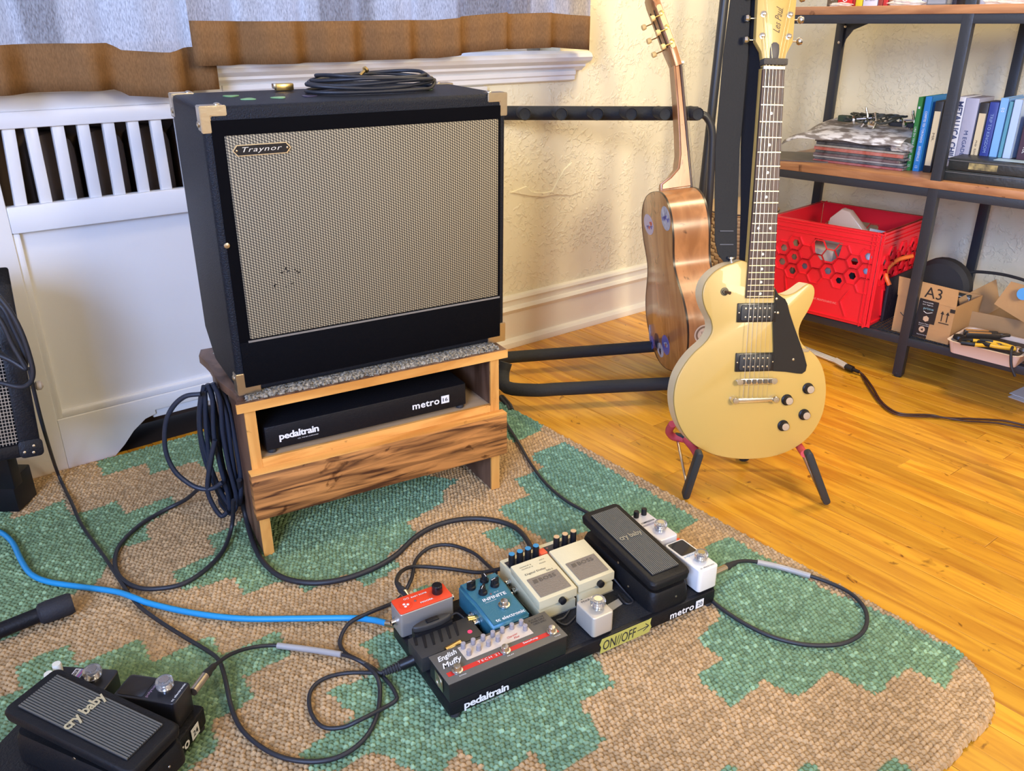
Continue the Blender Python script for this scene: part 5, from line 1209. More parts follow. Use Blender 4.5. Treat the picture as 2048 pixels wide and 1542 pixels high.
o = box('magazine', M('flat_dark_cover', (.10, .075, .06), .4, var=.5, vscale=30), (0, 0, 0), (.155, .19, .003)); o.matrix_world = onH(.058, -.004, MZ + .0004, R(28)); tag(o, 'single dark magazine lying flat on the shelf, left of the stack', 'magazine')
# drooping printed sheet
def sheet(name, mat, pts_rows, label, cat, th=.0006):
    bm = bmesh.new(); rows = [[bm.verts.new(p) for p in r] for r in pts_rows]
    for a, b in zip(rows, rows[1:]):
        for i in range(len(a) - 1): bm.faces.new((a[i], a[i+1], b[i+1], b[i]))
    o = bmdone(bm, name, mat, None, 60); md = o.modifiers.new('th', 'SOLIDIFY'); md.thickness = th; tag(o, label, cat); return o
prt = M('printed_sheet', (.72, .70, .68), .5)
nt = prt.node_tree; N = nt.nodes; L = nt.links; tc = N.new('ShaderNodeTexCoord'); sp_ = N.new('ShaderNodeSeparateXYZ'); L.new(tc.outputs['Generated'], sp_.inputs[0])
ns = N.new('ShaderNodeTexNoise'); ns.inputs['Scale'].default_value = 9; ns.inputs['Detail'].default_value = 6; L.new(tc.outputs['Generated'], ns.inputs['Vector'])
rr = N.new('ShaderNodeValToRGB'); rr.color_ramp.elements[0].position = .45; rr.color_ramp.elements[1].position = .56; rr.color_ramp.elements[0].color = (.22, .19, .17, 1); rr.color_ramp.elements[1].color = (.72, .70, .68, 1); L.new(ns.outputs['Fac'], rr.inputs[0]); L.new(rr.outputs[0], N['Principled BSDF'].inputs['Base Color'])
rows = []
for j in range(9):
    row = []
    for i in range(22):
        x = mx0 - .095 + (mx1 - .002 - mx0 + .095)*i/21; y = .052 + .20*j/8
        ov = max(0, (mx0 + .004) - x); fr = max(0, .075 - y)
        row.append(HF @ Vector((x + .0, y, topz + .004 + .030*(j/8)**.8*min(1, max(.35, 1 - ov*6)) - 3.0*ov*ov - fr*.5 + .0025*sin(i*.7 + j) + (.018*max(0, j/8 - .4) if i < 6 else 0) )))
    rows.append(row)
sheet('printed_sheet', prt, rows, 'white sheet with grey printed picture drooping over the magazine stack', 'paper')
bagm = M('plastic_bag', (.75, .72, .66), .2, bump=1, bscale=70, trans=.0, alpha=.55)
def crumple(name, c, sx, sy, sz, label, mat, seed, F_=None):
    bm = bmesh.new(); bmesh.ops.create_icosphere(bm, subdivisions=3, radius=1); rn = random.Random(seed); ph = [rn.uniform(0, 6) for _ in range(6)]
    for v in bm.verts:
        k = 1 + .16*sin(5*v.co.x + ph[0]) * sin(6*v.co.y + ph[1]) + .12*sin(9*v.co.z + ph[2] + 4*v.co.x) + rn.uniform(-.05, .05)
        v.co = Vector((v.co.x*sx*k, v.co.y*sy*k, max(v.co.z, -.6)*sz*k))
    o = bmdone(bm, name, mat, None, 20); o.matrix_world = (F_ or HF) @ Matrix.Translation(c); tag(o, label, 'bag'); return o
crumple('plastic_bag', (mx1 - .012, .085, topz - .012), .030, .018, .016, 'small crumpled clear bag tucked under the right end of the printed sheet', bagm, 3)
# cable and clips heap
hc = empty('cable_heap', onH(mx0 + .13, .17, topz + .030), 'tangle of black leads on top of the printed sheet', 'cable')
rn = random.Random(9)
for k in range(6):
    pts = [(-.075 + .15*i/9 + rn.uniform(-.006, .006), .03*sin(i*.8 + k) + rn.uniform(-.01, .01), .006 + .022*abs(sin(i*.5 + k*.6))) for i in range(10)]
    tube('lead', M('lead_olive', (.05, .05, .035), .5), pts, .0032, hc, 6, k=3)
box('adapter_plug', M('dark_green_plug', (.03, .05, .03), .5), (-.105, -.02, .004), (-.070, .004, .022), hc, .003)
prism('velcro_tie', rub, rrect(.05, -.03, .125, -.008, .009), .004, .016, hc, 'xy', .004)
def clip(F_, label, s=1):
    b = empty('capo_clamp', F_, label, 'clamp'); 
    tube('arm', chrome, [(0, 0, 0), (.01*s, 0, .018*s), (.004*s, .004, .040*s)], .0035, b, 8); cyl('screw', chrome, (-.012*s, 0, .016*s), (.026*s, 0, .020*s), .0026, .0026, b, 10)
    lathe('thumb_knob', chrome, [(.004, 0), (.009*s, .002), (.009*s, .007), (.003, .009)], b, (-.014*s, 0, .014*s), (-1, 0, -.2), 10); return b
clip(onH(mx0 + .105, .14, topz + .026, .4), 'round chrome clamp at the left of the hardware heap', 1.3)
clip(onH(mx0 + .145, .13, topz + .024, 1.6), 'upright chrome clamp in the middle of the hardware heap', 1.1)
clip(onH(mx0 + .225, .17, topz + .032, 0), 'brass-coloured clamp at the right of the hardware heap', 1.1)
clip(onH(mx0 + .238, .15, topz + .030, .9), 'chrome clamp touching the green book', 1.0)
# ---- top shelf: only the feet of books and boxes show
u0 = [(1652, 1672, (.13, .10, .06), 'olive brown book, first from the left on the top shelf', 'book', [('W', 'w', .1)]), (1673, 1702, (.62, .02, .02), 'bright red book beside the olive one on the top shelf', 'book', [('O', 'w', .1)]), (1703, 1708, (.35, .02, .02), 'thin dark red book left of the yellow one', 'book', []), (1709, 1722, (.72, .55, .03), 'yellow book with black letters on the top shelf', 'book', [('25', 'k', .1)]),
 (1724, 1752, (.62, .64, .74), 'white box with small dark emblem on the top shelf', 'box', [('BUTTERFLY', 'k', .06)]), (1754, 1763, (.28, .05, .04), 'maroon book right of the white box', 'book', []), (1764, 1773, (.55, .04, .04), 'red book between maroon and black books', 'book', []), (1775, 1783, (.30, .15, .08), 'thin brown book on the top shelf', 'book', []),
 (1785, 1803, (.05, .04, .04), 'black book with squiggle left of the pink book', 'book', [('S', 'w', .1)]), (1805, 1817, (.60, .08, .14), 'pink book beside the blue one on the top shelf', 'book', [('z', 'w', .1)]), (1819, 1840, (.10, .32, .62), 'blue book on the top shelf', 'book', [('3', 'w', .1)]), (1842, 1856, (.60, .60, .62), 'white book behind the clear bag', 'book', []),
 (1898, 1910, (.04, .04, .05), 'black book right of the grey basket', 'book', []), (1951, 1972, (.62, .64, .68), 'white box with fine print right of the post on the top shelf', 'box', [('III', 'k', .12)]), (1975, 1990, (.25, .2, .16), 'brown book right of the post on the top shelf', 'book', []), (1996, 2010, (.75, .30, .04), 'orange book on the top shelf', 'book', []), (2011, 2028, (.60, .60, .64), 'white book next to the orange one', 'book', []), (2030, 2044, (.45, .05, .05), 'red book at the right end of the top shelf', 'book', [('III', 'w', .1)])]
for a, b, c, lab, cat, sp in u0:
    y_ = .035; x0 = hp3(a, 20, y_).x; x1 = hp3(b, 20, y_).x; h = .20 + .03*sin(a)
    e_ = empty('book' if cat == 'book' else 'white_box', onH(x0, y_, TZ + .0002), lab, cat, 'books on the top shelf' if cat == 'book' else None)
    box('cover', M('spine_' + lab.split()[0].replace(',', '') + ('abcdefghijklmnopqrstuv'[u0.index((a, b, c, lab, cat, sp))]), c, .4), (0, 0, 0), (x1 - x0, .14, h), e_, .001)
    for s, k, cz in sp: text('lettering', s, ink if k == 'w' else dink, e_, ((x1 - x0)/2, -.0006, .012 + cz*.06), (1, 0, 0), (0, 0, 1), w=(x1 - x0)*(.35 if len(s) < 3 else .7), h=None if len(s) < 3 else .006)
gb = hp3(1857, 20, .02); 
o = empty('grey_basket', onH(gb.x, .0, TZ), 'small grey plastic basket on the top shelf beside the post', 'basket')
w = hp3(1897, 20, .02).x - gb.x; gm_ = M('grey_basket_plastic', (.25, .27, .30), .5)
bm = bmesh.new()
for lo, hi in (((0, 0, 0), (w, .10, .003)), ((0, 0, 0), (w, .003, .026)), ((0, .097, 0), (w, .10, .026)), ((0, 0, 0), (.003, .1, .026)), ((w - .003, 0, 0), (w, .1, .026)), ((-.004, -.004, .022), (w + .004, 0, .027))): abox(bm, lo, hi)
bmdone(bm, 'basket_body', gm_, o)
crumple('plastic_bag', (hp3(1812, 20, .015).x, .016, TZ + .006), .045, .010, .010, 'crumpled clear bag in front of the pink and blue books, top shelf', bagm, 5)
crumple('plastic_bag', (hp3(1680, 20, .015).x, .016, TZ + .004), .032, .010, .006, 'small clear bag in front of the bright red book, top shelf', bagm, 6)
crumple('plastic_bag', (hp3(2010, 20, .015).x, .012, TZ + .006), .050, .010, .010, 'clear bag in front of the orange book, top shelf', bagm, 7)
# ---- red crate on the mesh deck
CRF = frame(Vector((1.018, 2.262, dk + .0004)) - se*.335, SA); CW, CD, CH = .335, .315, .272
CR = empty('milk_crate', CRF, 'red plastic milk crate with honeycomb holes on the bottom shelf', 'crate')
crm = M('red_plastic', (.80, .018, .030), .28, spec=.6)
def hexp(cx, cz, r, rot=0): return [(cx + r*cos(R(60*i + rot)), cz + r*sin(R(60*i + rot))) for i in range(6)]
def panel_with_holes(name, W_, H_, holes, ribs, MX, z0=.0):
    bm = bmesh.new(); abox(bm, (.004, 0, z0), (W_ - .004, .003, H_)); bmesh.ops.recalc_face_normals(bm, faces=bm.faces); me = bpy.data.meshes.new('t'); bm.to_mesh(me); bm.free(); a = bpy.data.objects.new('t', me); COL.objects.link(a)
    bm = bmesh.new()
    for P_ in holes:
        A = [bm.verts.new((p[0], -.02, p[1])) for p in P_]; B_ = [bm.verts.new((p[0], .02, p[1])) for p in P_]; n = len(P_); bm.faces.new(A); bm.faces.new(B_[::-1])
        for i in range(n): bm.faces.new((A[i], B_[i], B_[(i+1) % n], A[(i+1) % n]))
    bmesh.ops.recalc_face_normals(bm, faces=bm.faces); mc = bpy.data.meshes.new('c'); bm.to_mesh(mc); bm.free(); c = bpy.data.objects.new('c', mc); COL.objects.link(c)
    md = a.modifiers.new('b', 'BOOLEAN'); md.object = c; md.operation = 'DIFFERENCE'; md.solver = 'EXACT'
    dg = bpy.context.evaluated_depsgraph_get(); r_ = bpy.data.meshes.new_from_object(a.evaluated_get(dg)); bpy.data.objects.remove(a); bpy.data.objects.remove(c)
    bm = bmesh.new(); bm.from_mesh(r_)
    for (p, q, th) in ribs:
        d = Vector((q[0] - p[0], 0, q[1] - p[1])); L_ = d.length; ang = math.atan2(d.z, d.x)
        abox(bm, (-th/2, -.0045, -th/2), (L_ + th/2, .001, th/2), Matrix.Translation((p[0], 0, p[1])) @ Matrix.Rotation(-ang, 4, 'Y'))
    r_.materials.clear(); return bmdone(bm, name, crm, CR, 25, MX)
def lattice(W_, flip=0):
    s = .0245; holes = []; ribs = []; h3 = s*math.sqrt(3)
    for i in range(-1, int(W_/(1.5*s)) + 2):
        for j in range(0, 5):
            cx = .012 + i*1.5*s; cz = .118 + j*h3 + (h3/2 if i % 2 else 0)
            if cz > CH - .052 or cx < .018 or cx > W_ - .018: continue
            if not (((i + 2*j) % 4 == 0 and j < 1)): holes.append(hexp(cx, cz, s*(.46 if (i + j) % 3 else .40)))
            hp_ = hexp(cx, cz, s)
            for k in range(6):
                p, q = hp_[k], hp_[(k+1) % 6]
                if all(.006 < a[0] < W_ - .006 and .07 < a[1] < CH - .03 for a in (p, q)): ribs.append((p, q, .0022))
    for zz in (CH - .010, CH - .024, CH - .034): ribs.append(((.004, zz), (W_ - .004, zz), .0026))
    ribs += [((.010, .010), (W_ - .010, .010), .003), ((.010, .0), (.010, CH), .004), ((W_ - .010, 0), (W_ - .010, CH), .004), ((W_ - .022, 0), (W_ - .022, CH), .002)]
    ribs += [((W_*.2, .10), (W_*.25, .02), .0022), ((W_*.8, .095), (W_*.74, .06), .0022), ((W_*.74, .06), (W_*.80, .02), .0022)]
    return holes, ribs
h_, r_ = lattice(CW); h_ = [P_ for P_ in h_ if not (CW*.36 < P_[0][0] - .01 < CW*.74 and P_[0][1] > CH - .13)]
h_.append([(CW*.42, CH - .045), (CW*.44, CH - .085), (CW*.50, CH - .105), (CW*.60, CH - .105), (CW*.66, CH - .085), (CW*.68, CH - .045)])
panel_with_holes('side_wall', CW, CH, h_, r_, Matrix.Identity(4))
h2, r2 = lattice(CD)
panel_with_holes('side_wall', CD, CH, h2, r2, Matrix.Translation((CW, 0, 0)) @ Matrix.Rotation(pi/2, 4, 'Z'))
panel_with_holes('side_wall', CW, CH, h_, r_, Matrix.Translation((CW, CD, 0)) @ Matrix.Rotation(pi, 4, 'Z'))
panel_with_holes('side_wall', CD, CH, h2, r2, Matrix.Translation((0, CD, 0)) @ Matrix.Rotation(-pi/2, 4, 'Z'))
box('crate_floor', crm, (.003, .003, 0), (CW - .003, CD - .003, .004), CR)
bm = bmesh.new()
for lo, hi in (((-.003, -.004, CH - .004), (CW + .003, .008, CH)), ((-.003, CD - .008, CH - .004), (CW + .003, CD + .004, CH)), ((-.004, 0, CH - .004), (.008, CD, CH)), ((CW - .008, 0, CH - .004), (CW + .004, CD, CH))): abox(bm, lo, hi)
bmdone(bm, 'rim', crm, CR)
text('lettering', 'HIT PRINTSOURCE INC.', M('pale_red_print', (.9, .35, .3), .5), CR, (CW*.60, -.0010, .050), (1, 0, 0), (0, 0, 1), w=.075, h=.006)
def inC(x, y, z, az=0): return CRF @ Matrix.Translation((x, y, z)) @ Matrix.Rotation(az, 4, 'Z')
jm = M('clear_tub', (.72, .60, .50), .2, alpha=.6)
o = prism('clear_sleeve', jm, [(0, 0), (.02, .12), (.05, .15), (.075, .145), (.15, .07), (.165, .0)], 0, .035, None, 'xz', .004); o.matrix_world = inC(.10, .12, .145, .1); tag(o, 'frosted clear plastic sleeve sticking up inside the red crate', 'plastic sleeve')
o = box('paper_card', M('grey_card', (.62, .62, .60), .6), (0, 0, 0), (.075, .004, .095)); o.matrix_world = inC(.225, .16, .150, .05) @ Matrix.Rotation(.05, 4, 'Y'); tag(o, 'white card standing inside the red crate beside the clear sleeve', 'card')
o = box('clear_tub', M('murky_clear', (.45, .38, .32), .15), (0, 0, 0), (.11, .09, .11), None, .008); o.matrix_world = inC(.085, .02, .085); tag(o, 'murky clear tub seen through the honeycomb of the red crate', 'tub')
for i, (x, y, c, lab) in enumerate(((.045, .03, (.55, .38, .20), 'tan jar seen through the left holes of the red crate'), (.235, .03, (.03, .03, .035), 'black jar seen through the right holes of the red crate'), (.29, .04, (.45, .50, .62), 'pale blue jar at the right end inside the red crate'))):
    o = lathe('jar', M('jar_paint_' + 'abc'[i], c, .35), [(.026, 0), (.028, .004), (.028, .10), (.022, .112), (.022, .13), (.001, .13)], None); o.matrix_world = inC(x, y + .01, .08 if i != 1 else .012); tag(o, lab, 'jar')
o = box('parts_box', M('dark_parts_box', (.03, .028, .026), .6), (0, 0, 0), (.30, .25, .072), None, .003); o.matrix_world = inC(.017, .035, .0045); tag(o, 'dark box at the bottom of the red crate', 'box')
# ---- cardboard boxes on the mesh deck
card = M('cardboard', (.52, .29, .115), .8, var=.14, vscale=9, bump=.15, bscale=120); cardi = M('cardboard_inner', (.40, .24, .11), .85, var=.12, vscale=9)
b0_ = onp(HF, 1767, 657, .013); KX0 = max(.417, b0_.x) + .022
KF = onH(KX0, .0135, dk + .0004, R(-3)); K = empty('cardboard_box', KF, 'cardboard box with A3 printed on its raised flap, behind the shelf post', 'box')
kw, kh, kd = .158, .105, .17
box('front_panel', card, (0, 0, 0), (kw, .003, kh), K); box('side_panel', card, (0, .003, 0), (.003, kd, kh), K); box('side_panel', card, (kw - .003, .003, 0), (kw, kd, kh), K); box('back_panel', card, (0, kd, 0), (kw, kd + .003, kh), K)
box('bottom_panel', cardi, (.003, .003, 0), (kw - .003, kd, .003), K)
fl_ = prism('flap', card, [(-.001, kh), (kw + .001, kh), (kw - .002, kh + .048), (-.006, kh + .052)], -.001, .002, K, 'xz')
fm = M('carton_black', (.02, .014, .010), .6)
text('lettering', 'A3', fm, fl_, (kw*.60, -.0014, kh + .026), (1, 0, .0), (0, 0, 1), w=.046, h=.030)
tpb = prism('printed_tape', M('printed_tape_black', (.022, .02, .022), .35), [(.058, .001), (.098, .001), (.100, .045), (.112, .045), (.114, kh + .004), (.062, kh + .006)], -.0012, -.0002, K, 'xz')
text('lettering', 'prime', M('teal_print', (.25, .45, .5), .5), tpb, (.090, -.0015, kh - .020), (1, 0, 0), (0, 0, 1), w=.027, h=.0085)
tube('printed_smile', ink, [(.078, -.0014, kh - .028), (.088, -.0014, kh - .032), (.102, -.0014, kh - .027)], .0007, tpb, 5)
for s, zz in (('livres et articles', kh - .002), ('en ligne', kh - .009), ('Break in Paper', .042), ('et le recyclable', .037), ('Paperworld Co.', .010)): text('small_lettering', s, ink, tpb, (.086, -.0015, zz), (1, 0, 0), (0, 0, 1), w=.028, h=.0034)
pk_ = M('tape_icon', (.62, .42, .26), .5)
prism('box_icon', pk_, hexp(.088, .057, .0085, 30), -.0016, -.001, tpb, 'xz'); prism('round_icon', pk_, [(.083 + .0085*cos(t_), .025 + .0085*sin(t_)) for t_ in [2*pi*i/16 for i in range(16)]], -.0016, -.001, tpb, 'xz')
prism('arrow_icon', fm, [(.079, .025), (.086, .029), (.086, .021)], -.0020, -.0014, tpb, 'xz')
for k in (0, 1):
    x = .128 + k*.014; bm = bmesh.new(); abox(bm, (x - .0012, -.0012, .060), (x + .0012, -.0004, .080)); A = [bm.verts.new((x - .005, -.0012, .080)), bm.verts.new((x + .005, -.0012, .080)), bm.verts.new((x, -.0012, .089))]; bm.faces.new(A); bmdone(bm, 'printed_arrow', fm, K)
box('printed_bar', fm, (.122, -.0012, .054), (.149, -.0004, .0562), K)
tube('printed_curve', fm, [(.016, -.001, .058), (.026, -.001, .050), (.038, -.001, .045)], .0011, K, 5)
box('carton_tape', fm, (kw - .012, -.0012, kh - .016), (kw + .001, -.0002, kh - .006), K)
# black round case behind it, orange handle and cable arc
pc_ = hp3(1893, 566, .26)
o = empty('round_case', HF @ Matrix.Translation((pc_.x, .25, pc_.z)), 'round black padded case behind the cardboard box', 'case')
lathe('shell', rub, [(.02, 0), (.070, .003), (.082, .015), (.082, .045), (.070, .057), (.001, .06)], o, (0, 0, 0), (0, -1, 0), 28)
box('case_base', rub, (-.07, -.05, dk - pc_.z + .001), (.07, .0, -.03), o, .004)
o = box('small_meter', M('meter_dark', (.03, .035, .03), .5), (0, 0, 0), (.036, .02, .10), None, .002); MTR = onH(hp3(1918, 575, .17).x, .165, dk + .0005); o.matrix_world = MTR; tag(o, 'black box with thin white edge line right of the A3 cardboard box', 'box')
q1_ = HF.inverted() @ MTR.translation
w0_ = box('white_outline', ink, (.0, -.0006, .092), (.036, .0003, .0935), o); w0_ = box('white_outline', ink, (.0335, -.0006, .062), (.035, .0003, .0935), o); w0_ = box('white_outline', ink, (.0, -.0006, .062), (.036, .0003, .0632), o)
o = tube('black_hose', rub, [HF @ hp3(*p) for p in ((1925, 552, .24), (1945, 544, .24), (1975, 545, .23), (2010, 550, .22), (2050, 561, .20), (2080, 575, .2))], .0045, None, 8); tag(o, 'black cable arching over the open cardboard flaps on the bottom shelf', 'cable')
o = tube('orange_strap', M('orange_plastic', (.80, .16, .03), .4), [HF @ hp3(*p) for p in ((1779, 570, .05), (1772, 552, .05), (1775, 538, .07), (1795, 520, .10), (1825, 512, .14))], .0065, None, 8); tag(o, 'orange cord squeezed between red crate and cardboard box', 'cord')
o = box('dark_pouch', M('dark_pouch', (.03, .022, .025), .7, bump=.8, bscale=60), (0, 0, 0), (.010, .2, .13), None, .004); o.matrix_world = onH(.4275, .06, dk + .0006); tag(o, 'dark pouch between the red crate and the A3 box', 'pouch')
# open carton with flaps, right
K2F = onH(.640, .125, dk + .0004, R(4)); K2 = empty('open_carton', K2F, 'open cardboard carton with raised flaps and blue sticker, right end of bottom shelf', 'box')
for lo, hi in (((0, 0, 0), (.25, .003, .07)), ((0, .003, 0), (.003, .19, .07)), ((.247, .003, 0), (.25, .19, .07)), ((0, .187, 0), (.25, .19, .07))): box('panel', cardi, lo, hi, K2)
def quadw(name, pts, mat, parent, F_, th=.003):
    I = F_.inverted(); P = [I @ p for p in pts]; n_ = (P[1] - P[0]).cross(P[2] - P[0]).normalized()*th
    bm = bmesh.new(); A = [bm.verts.new(p) for p in P]; B_ = [bm.verts.new(p + n_) for p in P]; n = len(P); bm.faces.new(A); bm.faces.new(B_[::-1])
    for i in range(n): bm.faces.new((A[i], B_[i], B_[(i+1) % n], A[(i+1) % n]))
    return bmdone(bm, name, mat, parent)
quadw('flap', [HF @ hp3(1929, 655, .12), HF @ hp3(1999, 615, .25), HF @ hp3(1991, 559, .28), HF @ hp3(1916, 597, .14)], cardi, K2, K2F)
f2w = [HF @ hp3(2060, 652, .10), HF @ hp3(2085, 580, .12), HF @ hp3(2023, 563, .13), HF @ hp3(1989, 608, .12)]
quadw('flap', f2w, card, K2, K2F)
I = K2F.inverted(); cB = I @ (HF @ hp3(2047, 588, .098)); 
lathe('blue_sticker', M('sky_sticker', (.10, .36, .72), .4), [(.016, 0), (.016, .0012), (.001, .0013)], K2, cB, I.to_3x3() @ (HF.to_3x3() @ Vector((-.1, -1, .2))), 22)
# tray of tools
TF = onH(.655, -.055, dk + .0004, R(-1)); TR = empty('tool_tray', TF, 'shallow white plastic tray full of tools on the front edge of bottom shelf', 'tray')
tw, td, th_ = .175, .155, .032; tm = M('pinkish_white_plastic', (.78, .62, .50), .35)
bm = bmesh.new(); R0 = [bm.verts.new((x, y, 0)) for x, y in rrect(.008, .008, tw - .008, td - .008, .014)]; R1 = [bm.verts.new((x, y, th_)) for x, y in rrect(0, 0, tw, td, .018)]; R2 = [bm.verts.new((x, y, th_ + .002)) for x, y in rrect(-.004, -.004, tw + .004, td + .004, .02)]; R3 = [bm.verts.new((x, y, th_ + .002)) for x, y in rrect(.003, .003, tw - .003, td - .003, .016)]; R4 = [bm.verts.new((x, y, .003)) for x, y in rrect(.010, .010, tw - .010, td - .010, .013)]
for a, b in ((R0, R1), (R1, R2), (R2, R3), (R3, R4)):
    n = len(a)
    for i in range(n): bm.faces.new((a[i], a[(i+1) % n], b[(i+1) % n], b[i]))
bm.faces.new(R0[::-1]); bm.faces.new(R4); bmdone(bm, 'tray_body', tm, TR, 50)
def inT(x, y, z, az=0): return TF @ Matrix.Translation((x, y, z)) @ Matrix.Rotation(az, 4, 'Z')
yel = M('yellow_grip', (.75, .42, .02), .45)
o = box('tool_bed', M('dark_tool_pile', (.05, .04, .035), .6, bump=1, bscale=80), (.012, .012, .0035), (tw - .012, td - .012, th_ - .006), None, .004); o.matrix_world = TF; tag(o, 'dark rag lining the tray under the tools', 'rag')
m_ = empty('multi_tool', inT(.028, .055, th_ + .001, R(38)), 'folding multi-tool with orange-brown side plates at the left end of the tray', 'tool')
for y in (0, .020): 
    b_ = prism('handle', M('tool_steel', (.10, .09, .08), .35, .8), rrect(0, y, .085, y + .010, .003), 0, .014, m_, 'xy', .001)
    prism('side_plate', M('orange_brown_plate', (.52, .23, .06), .4), rrect(.004, y + .001, .062, y + .009, .003), .014, .0155, b_)
tube('jaw', MATS['tool_steel'], [(.085, .005, .007), (.10, .012, .008), (.112, .015, .008)], .004, m_, 6); tube('jaw', MATS['tool_steel'], [(.085, .025, .007), (.10, .018, .008), (.112, .015, .008)], .004, m_, 6)
def pliers(F_, lab):
    p = empty('pliers', F_, lab, 'pliers'); 
    for s in (-1, 1):
        tube('handle', yel, [(0, 0, .006), (-.03, s*.012, .007), (-.060, s*.016, .007), (-.085, s*.010, .006)], [.005]*19, p, 8); tube('grip_end', blk, [(-.060, s*.0165, .0078), (-.072, s*.015, .0078), (-.090, s*.009, .0068)], .0062, p, 8)
        tube('jaw', MATS['tool_steel'], [(0, 0, .006), (.012, s*.006, .006), (.035, s*.0015, .006)], .0042, p, 6)
    lathe('pivot', nickel, [(.007, 0), (.007, .012), (.002, .013)], p, (0, 0, 0), (0, 0, 1), 12); return p
pliers(inT(.115, .035, th_ + .003, R(30)), 'yellow and black pliers beside the multi-tool'); pliers(inT(.160, .030, th_ + .006, R(8)), 'yellow and black pliers at the right end of the tray')
o = lathe('black_dial', blk, [(.013, 0), (.015, .003), (.013, .010), (.004, .013), (.001, .013)], None, (0, 0, 0), (0, 0, 1), 18); o.matrix_world = inT(.018, .030, th_ + .002); tag(o, 'round black knob resting at the left end of the tray', 'knob')
o = tube('tray_lead', cablem, [TF @ Vector(p) for p in ((.150, .02, th_ + .018), (.156, -.004, th_ + .012), (.166, -.012, th_ - .02), (.180, -.012, -.012))], .0035, None, 8); tag(o, 'dark lead hanging over the right front of the tray', 'cable')
o = box('orange_case', M('orange_tool_case', (.80, .12, .03), .4), (0, 0, 0), (.06, .07, .03), None, .008); o.matrix_world = onH(.858, -.02, dk + .0005); tag(o, 'bright orange case at the right edge beside the tool tray', 'case')
# ================================================================ wicker hamper in the corner
hb = Vector((.772, 2.825, 0)); wk_ = M('wicker', (.62, .44, .24), .7)
HB = empty('wicker_hamper', hb, 'round pale wicker hamper in the corner behind the guitars', 'hamper')
bm = bmesh.new(); n = 44
for row in range(30):
    for i in range(n):
        a0 = 2*pi*i/n; a1 = 2*pi*(i + 1)/n; rr_ = .118 + .0028*(1 if (i + row) % 2 else -1); z0 = row*.0115; 
        v = [bm.verts.new((rr_*cos(a0), rr_*sin(a0), z0 + .001)), bm.verts.new((rr_*cos(a1), rr_*sin(a1), z0 + .001)), bm.verts.new((rr_*1.012*cos(a1), rr_*1.012*sin(a1), z0 + .006)), bm.verts.new((rr_*1.012*cos(a0), rr_*1.012*sin(a0), z0 + .006)), bm.verts.new((rr_*cos(a1), rr_*sin(a1), z0 + .011)), bm.verts.new((rr_*cos(a0), rr_*sin(a0), z0 + .011))]
        bm.faces.new((v[0], v[1], v[2], v[3])); bm.faces.new((v[3], v[2], v[4], v[5]))
o = bmdone(bm, 'weave', wk_, HB, 20); o['kind'] = 'stuff'
cyl('inner_wall', M('wicker_inner', (.35, .23, .12), .8), (0, 0, 0), (0, 0, .345), .113, .113, HB, 40)
lathe('lid', wk_, [(.122, .345), (.128, .350), (.128, .358), (.10, .372), (.05, .380), (.001, .382)], HB, (0, 0, 0), (0, 0, 1), 40)
lathe('lid_binding', M('dark_binding', (.025, .015, .012), .3), [(.1285, .352), (.1295, .354), (.1285, .356), (.126, .354)], HB, (0, 0, 0), (0, 0, 1), 40)
# tall pole behind
pp = [aty(1451, -20, 2.60), aty(1436, 110, 2.60), aty(1420, 232, 2.60), aty(1404, 400, 2.60)]
pb_ = pp[0] + (pp[-1] - pp[0])*((pp[0].z - .02)/(pp[0].z - pp[-1].z))
PO = empty('metal_pole', Vector((pb_.x, pb_.y, 0)), 'tall dark grey round metal pole standing by the wall beside the guitar strap', 'pole')
of_ = Vector((-pb_.x, -pb_.y, 0)); cyl('shaft', steel, pb_ + of_, pp[0] + (pp[0] - pp[-1])*1.2 + of_, .0135, None, PO, 16)
lathe('base', steel, [(.10, 0), (.10, .006), (.03, .016), (.016, .03), (.001, .03)], PO, (0, 0, 0), (0, 0, 1), 28)
# ================================================================ small black amplifier at the left edge with hung cable
LF = frame(aty(84, 905, 1.36), R(36), R(-13), R(4))
LA = empty('small_amplifier', LF, 'small black amplifier with wire mesh grille leaning back at the left edge', 'amplifier')
lw, lh, ld = .28, .34, .13
bm = bmesh.new(); abox(bm, (-lw, .004, 0), (0, ld, lh)); bmesh.ops.bevel(bm, geom=list(bm.edges), offset=.010, segments=3, affect='EDGES'); bmdone(bm, 'cabinet', tolex, LA)
fr_ = .034
for nm, lo, hi in (('frame_side', (-fr_, -.012, .0), (0, .006, lh)), ('frame_side', (-lw, -.012, 0), (-lw + fr_, .006, lh)), ('frame_bottom', (-lw, -.012, 0), (0, .006, fr_*.72)), ('frame_top', (-lw, -.012, lh - fr_), (0, .006, lh))): box(nm, blk2, lo, hi, LA, .004)
box('speaker_cloth', M('speaker_back', (.01, .01, .01), .9), (-lw + .01, .001, .01), (-.01, .003, lh - .01), LA)
bm = bmesh.new(); k = 0
x = -.272
while x < -.028: abox(bm, (x, -.0035, .02), (x + .0011, -.0022, lh - .03)); x += .0052
z = .022
while z < lh - .03: abox(bm, (-.272, -.0046, z), (-.028, -.0034, z + .0013)); z += .0062
o = bmdone(bm, 'wire_grille', M('grille_wire', (.45, .42, .38), .35, .8), LA); o['kind'] = 'stuff'
bc_ = prism('corner_plate', blk2, rrect(-.036, -.002, .003, .030, .008), -.0145, -.011, LA, 'xz', .001)
for q in ((-.012, .018), (-.014, .006), (-.028, .009)): lathe('screw', nickel, [(.0026, 0), (.0024, .001), (.0004, .0014)], bc_, (q[0], -.0145, q[1]), (0, -1, 0), 10)
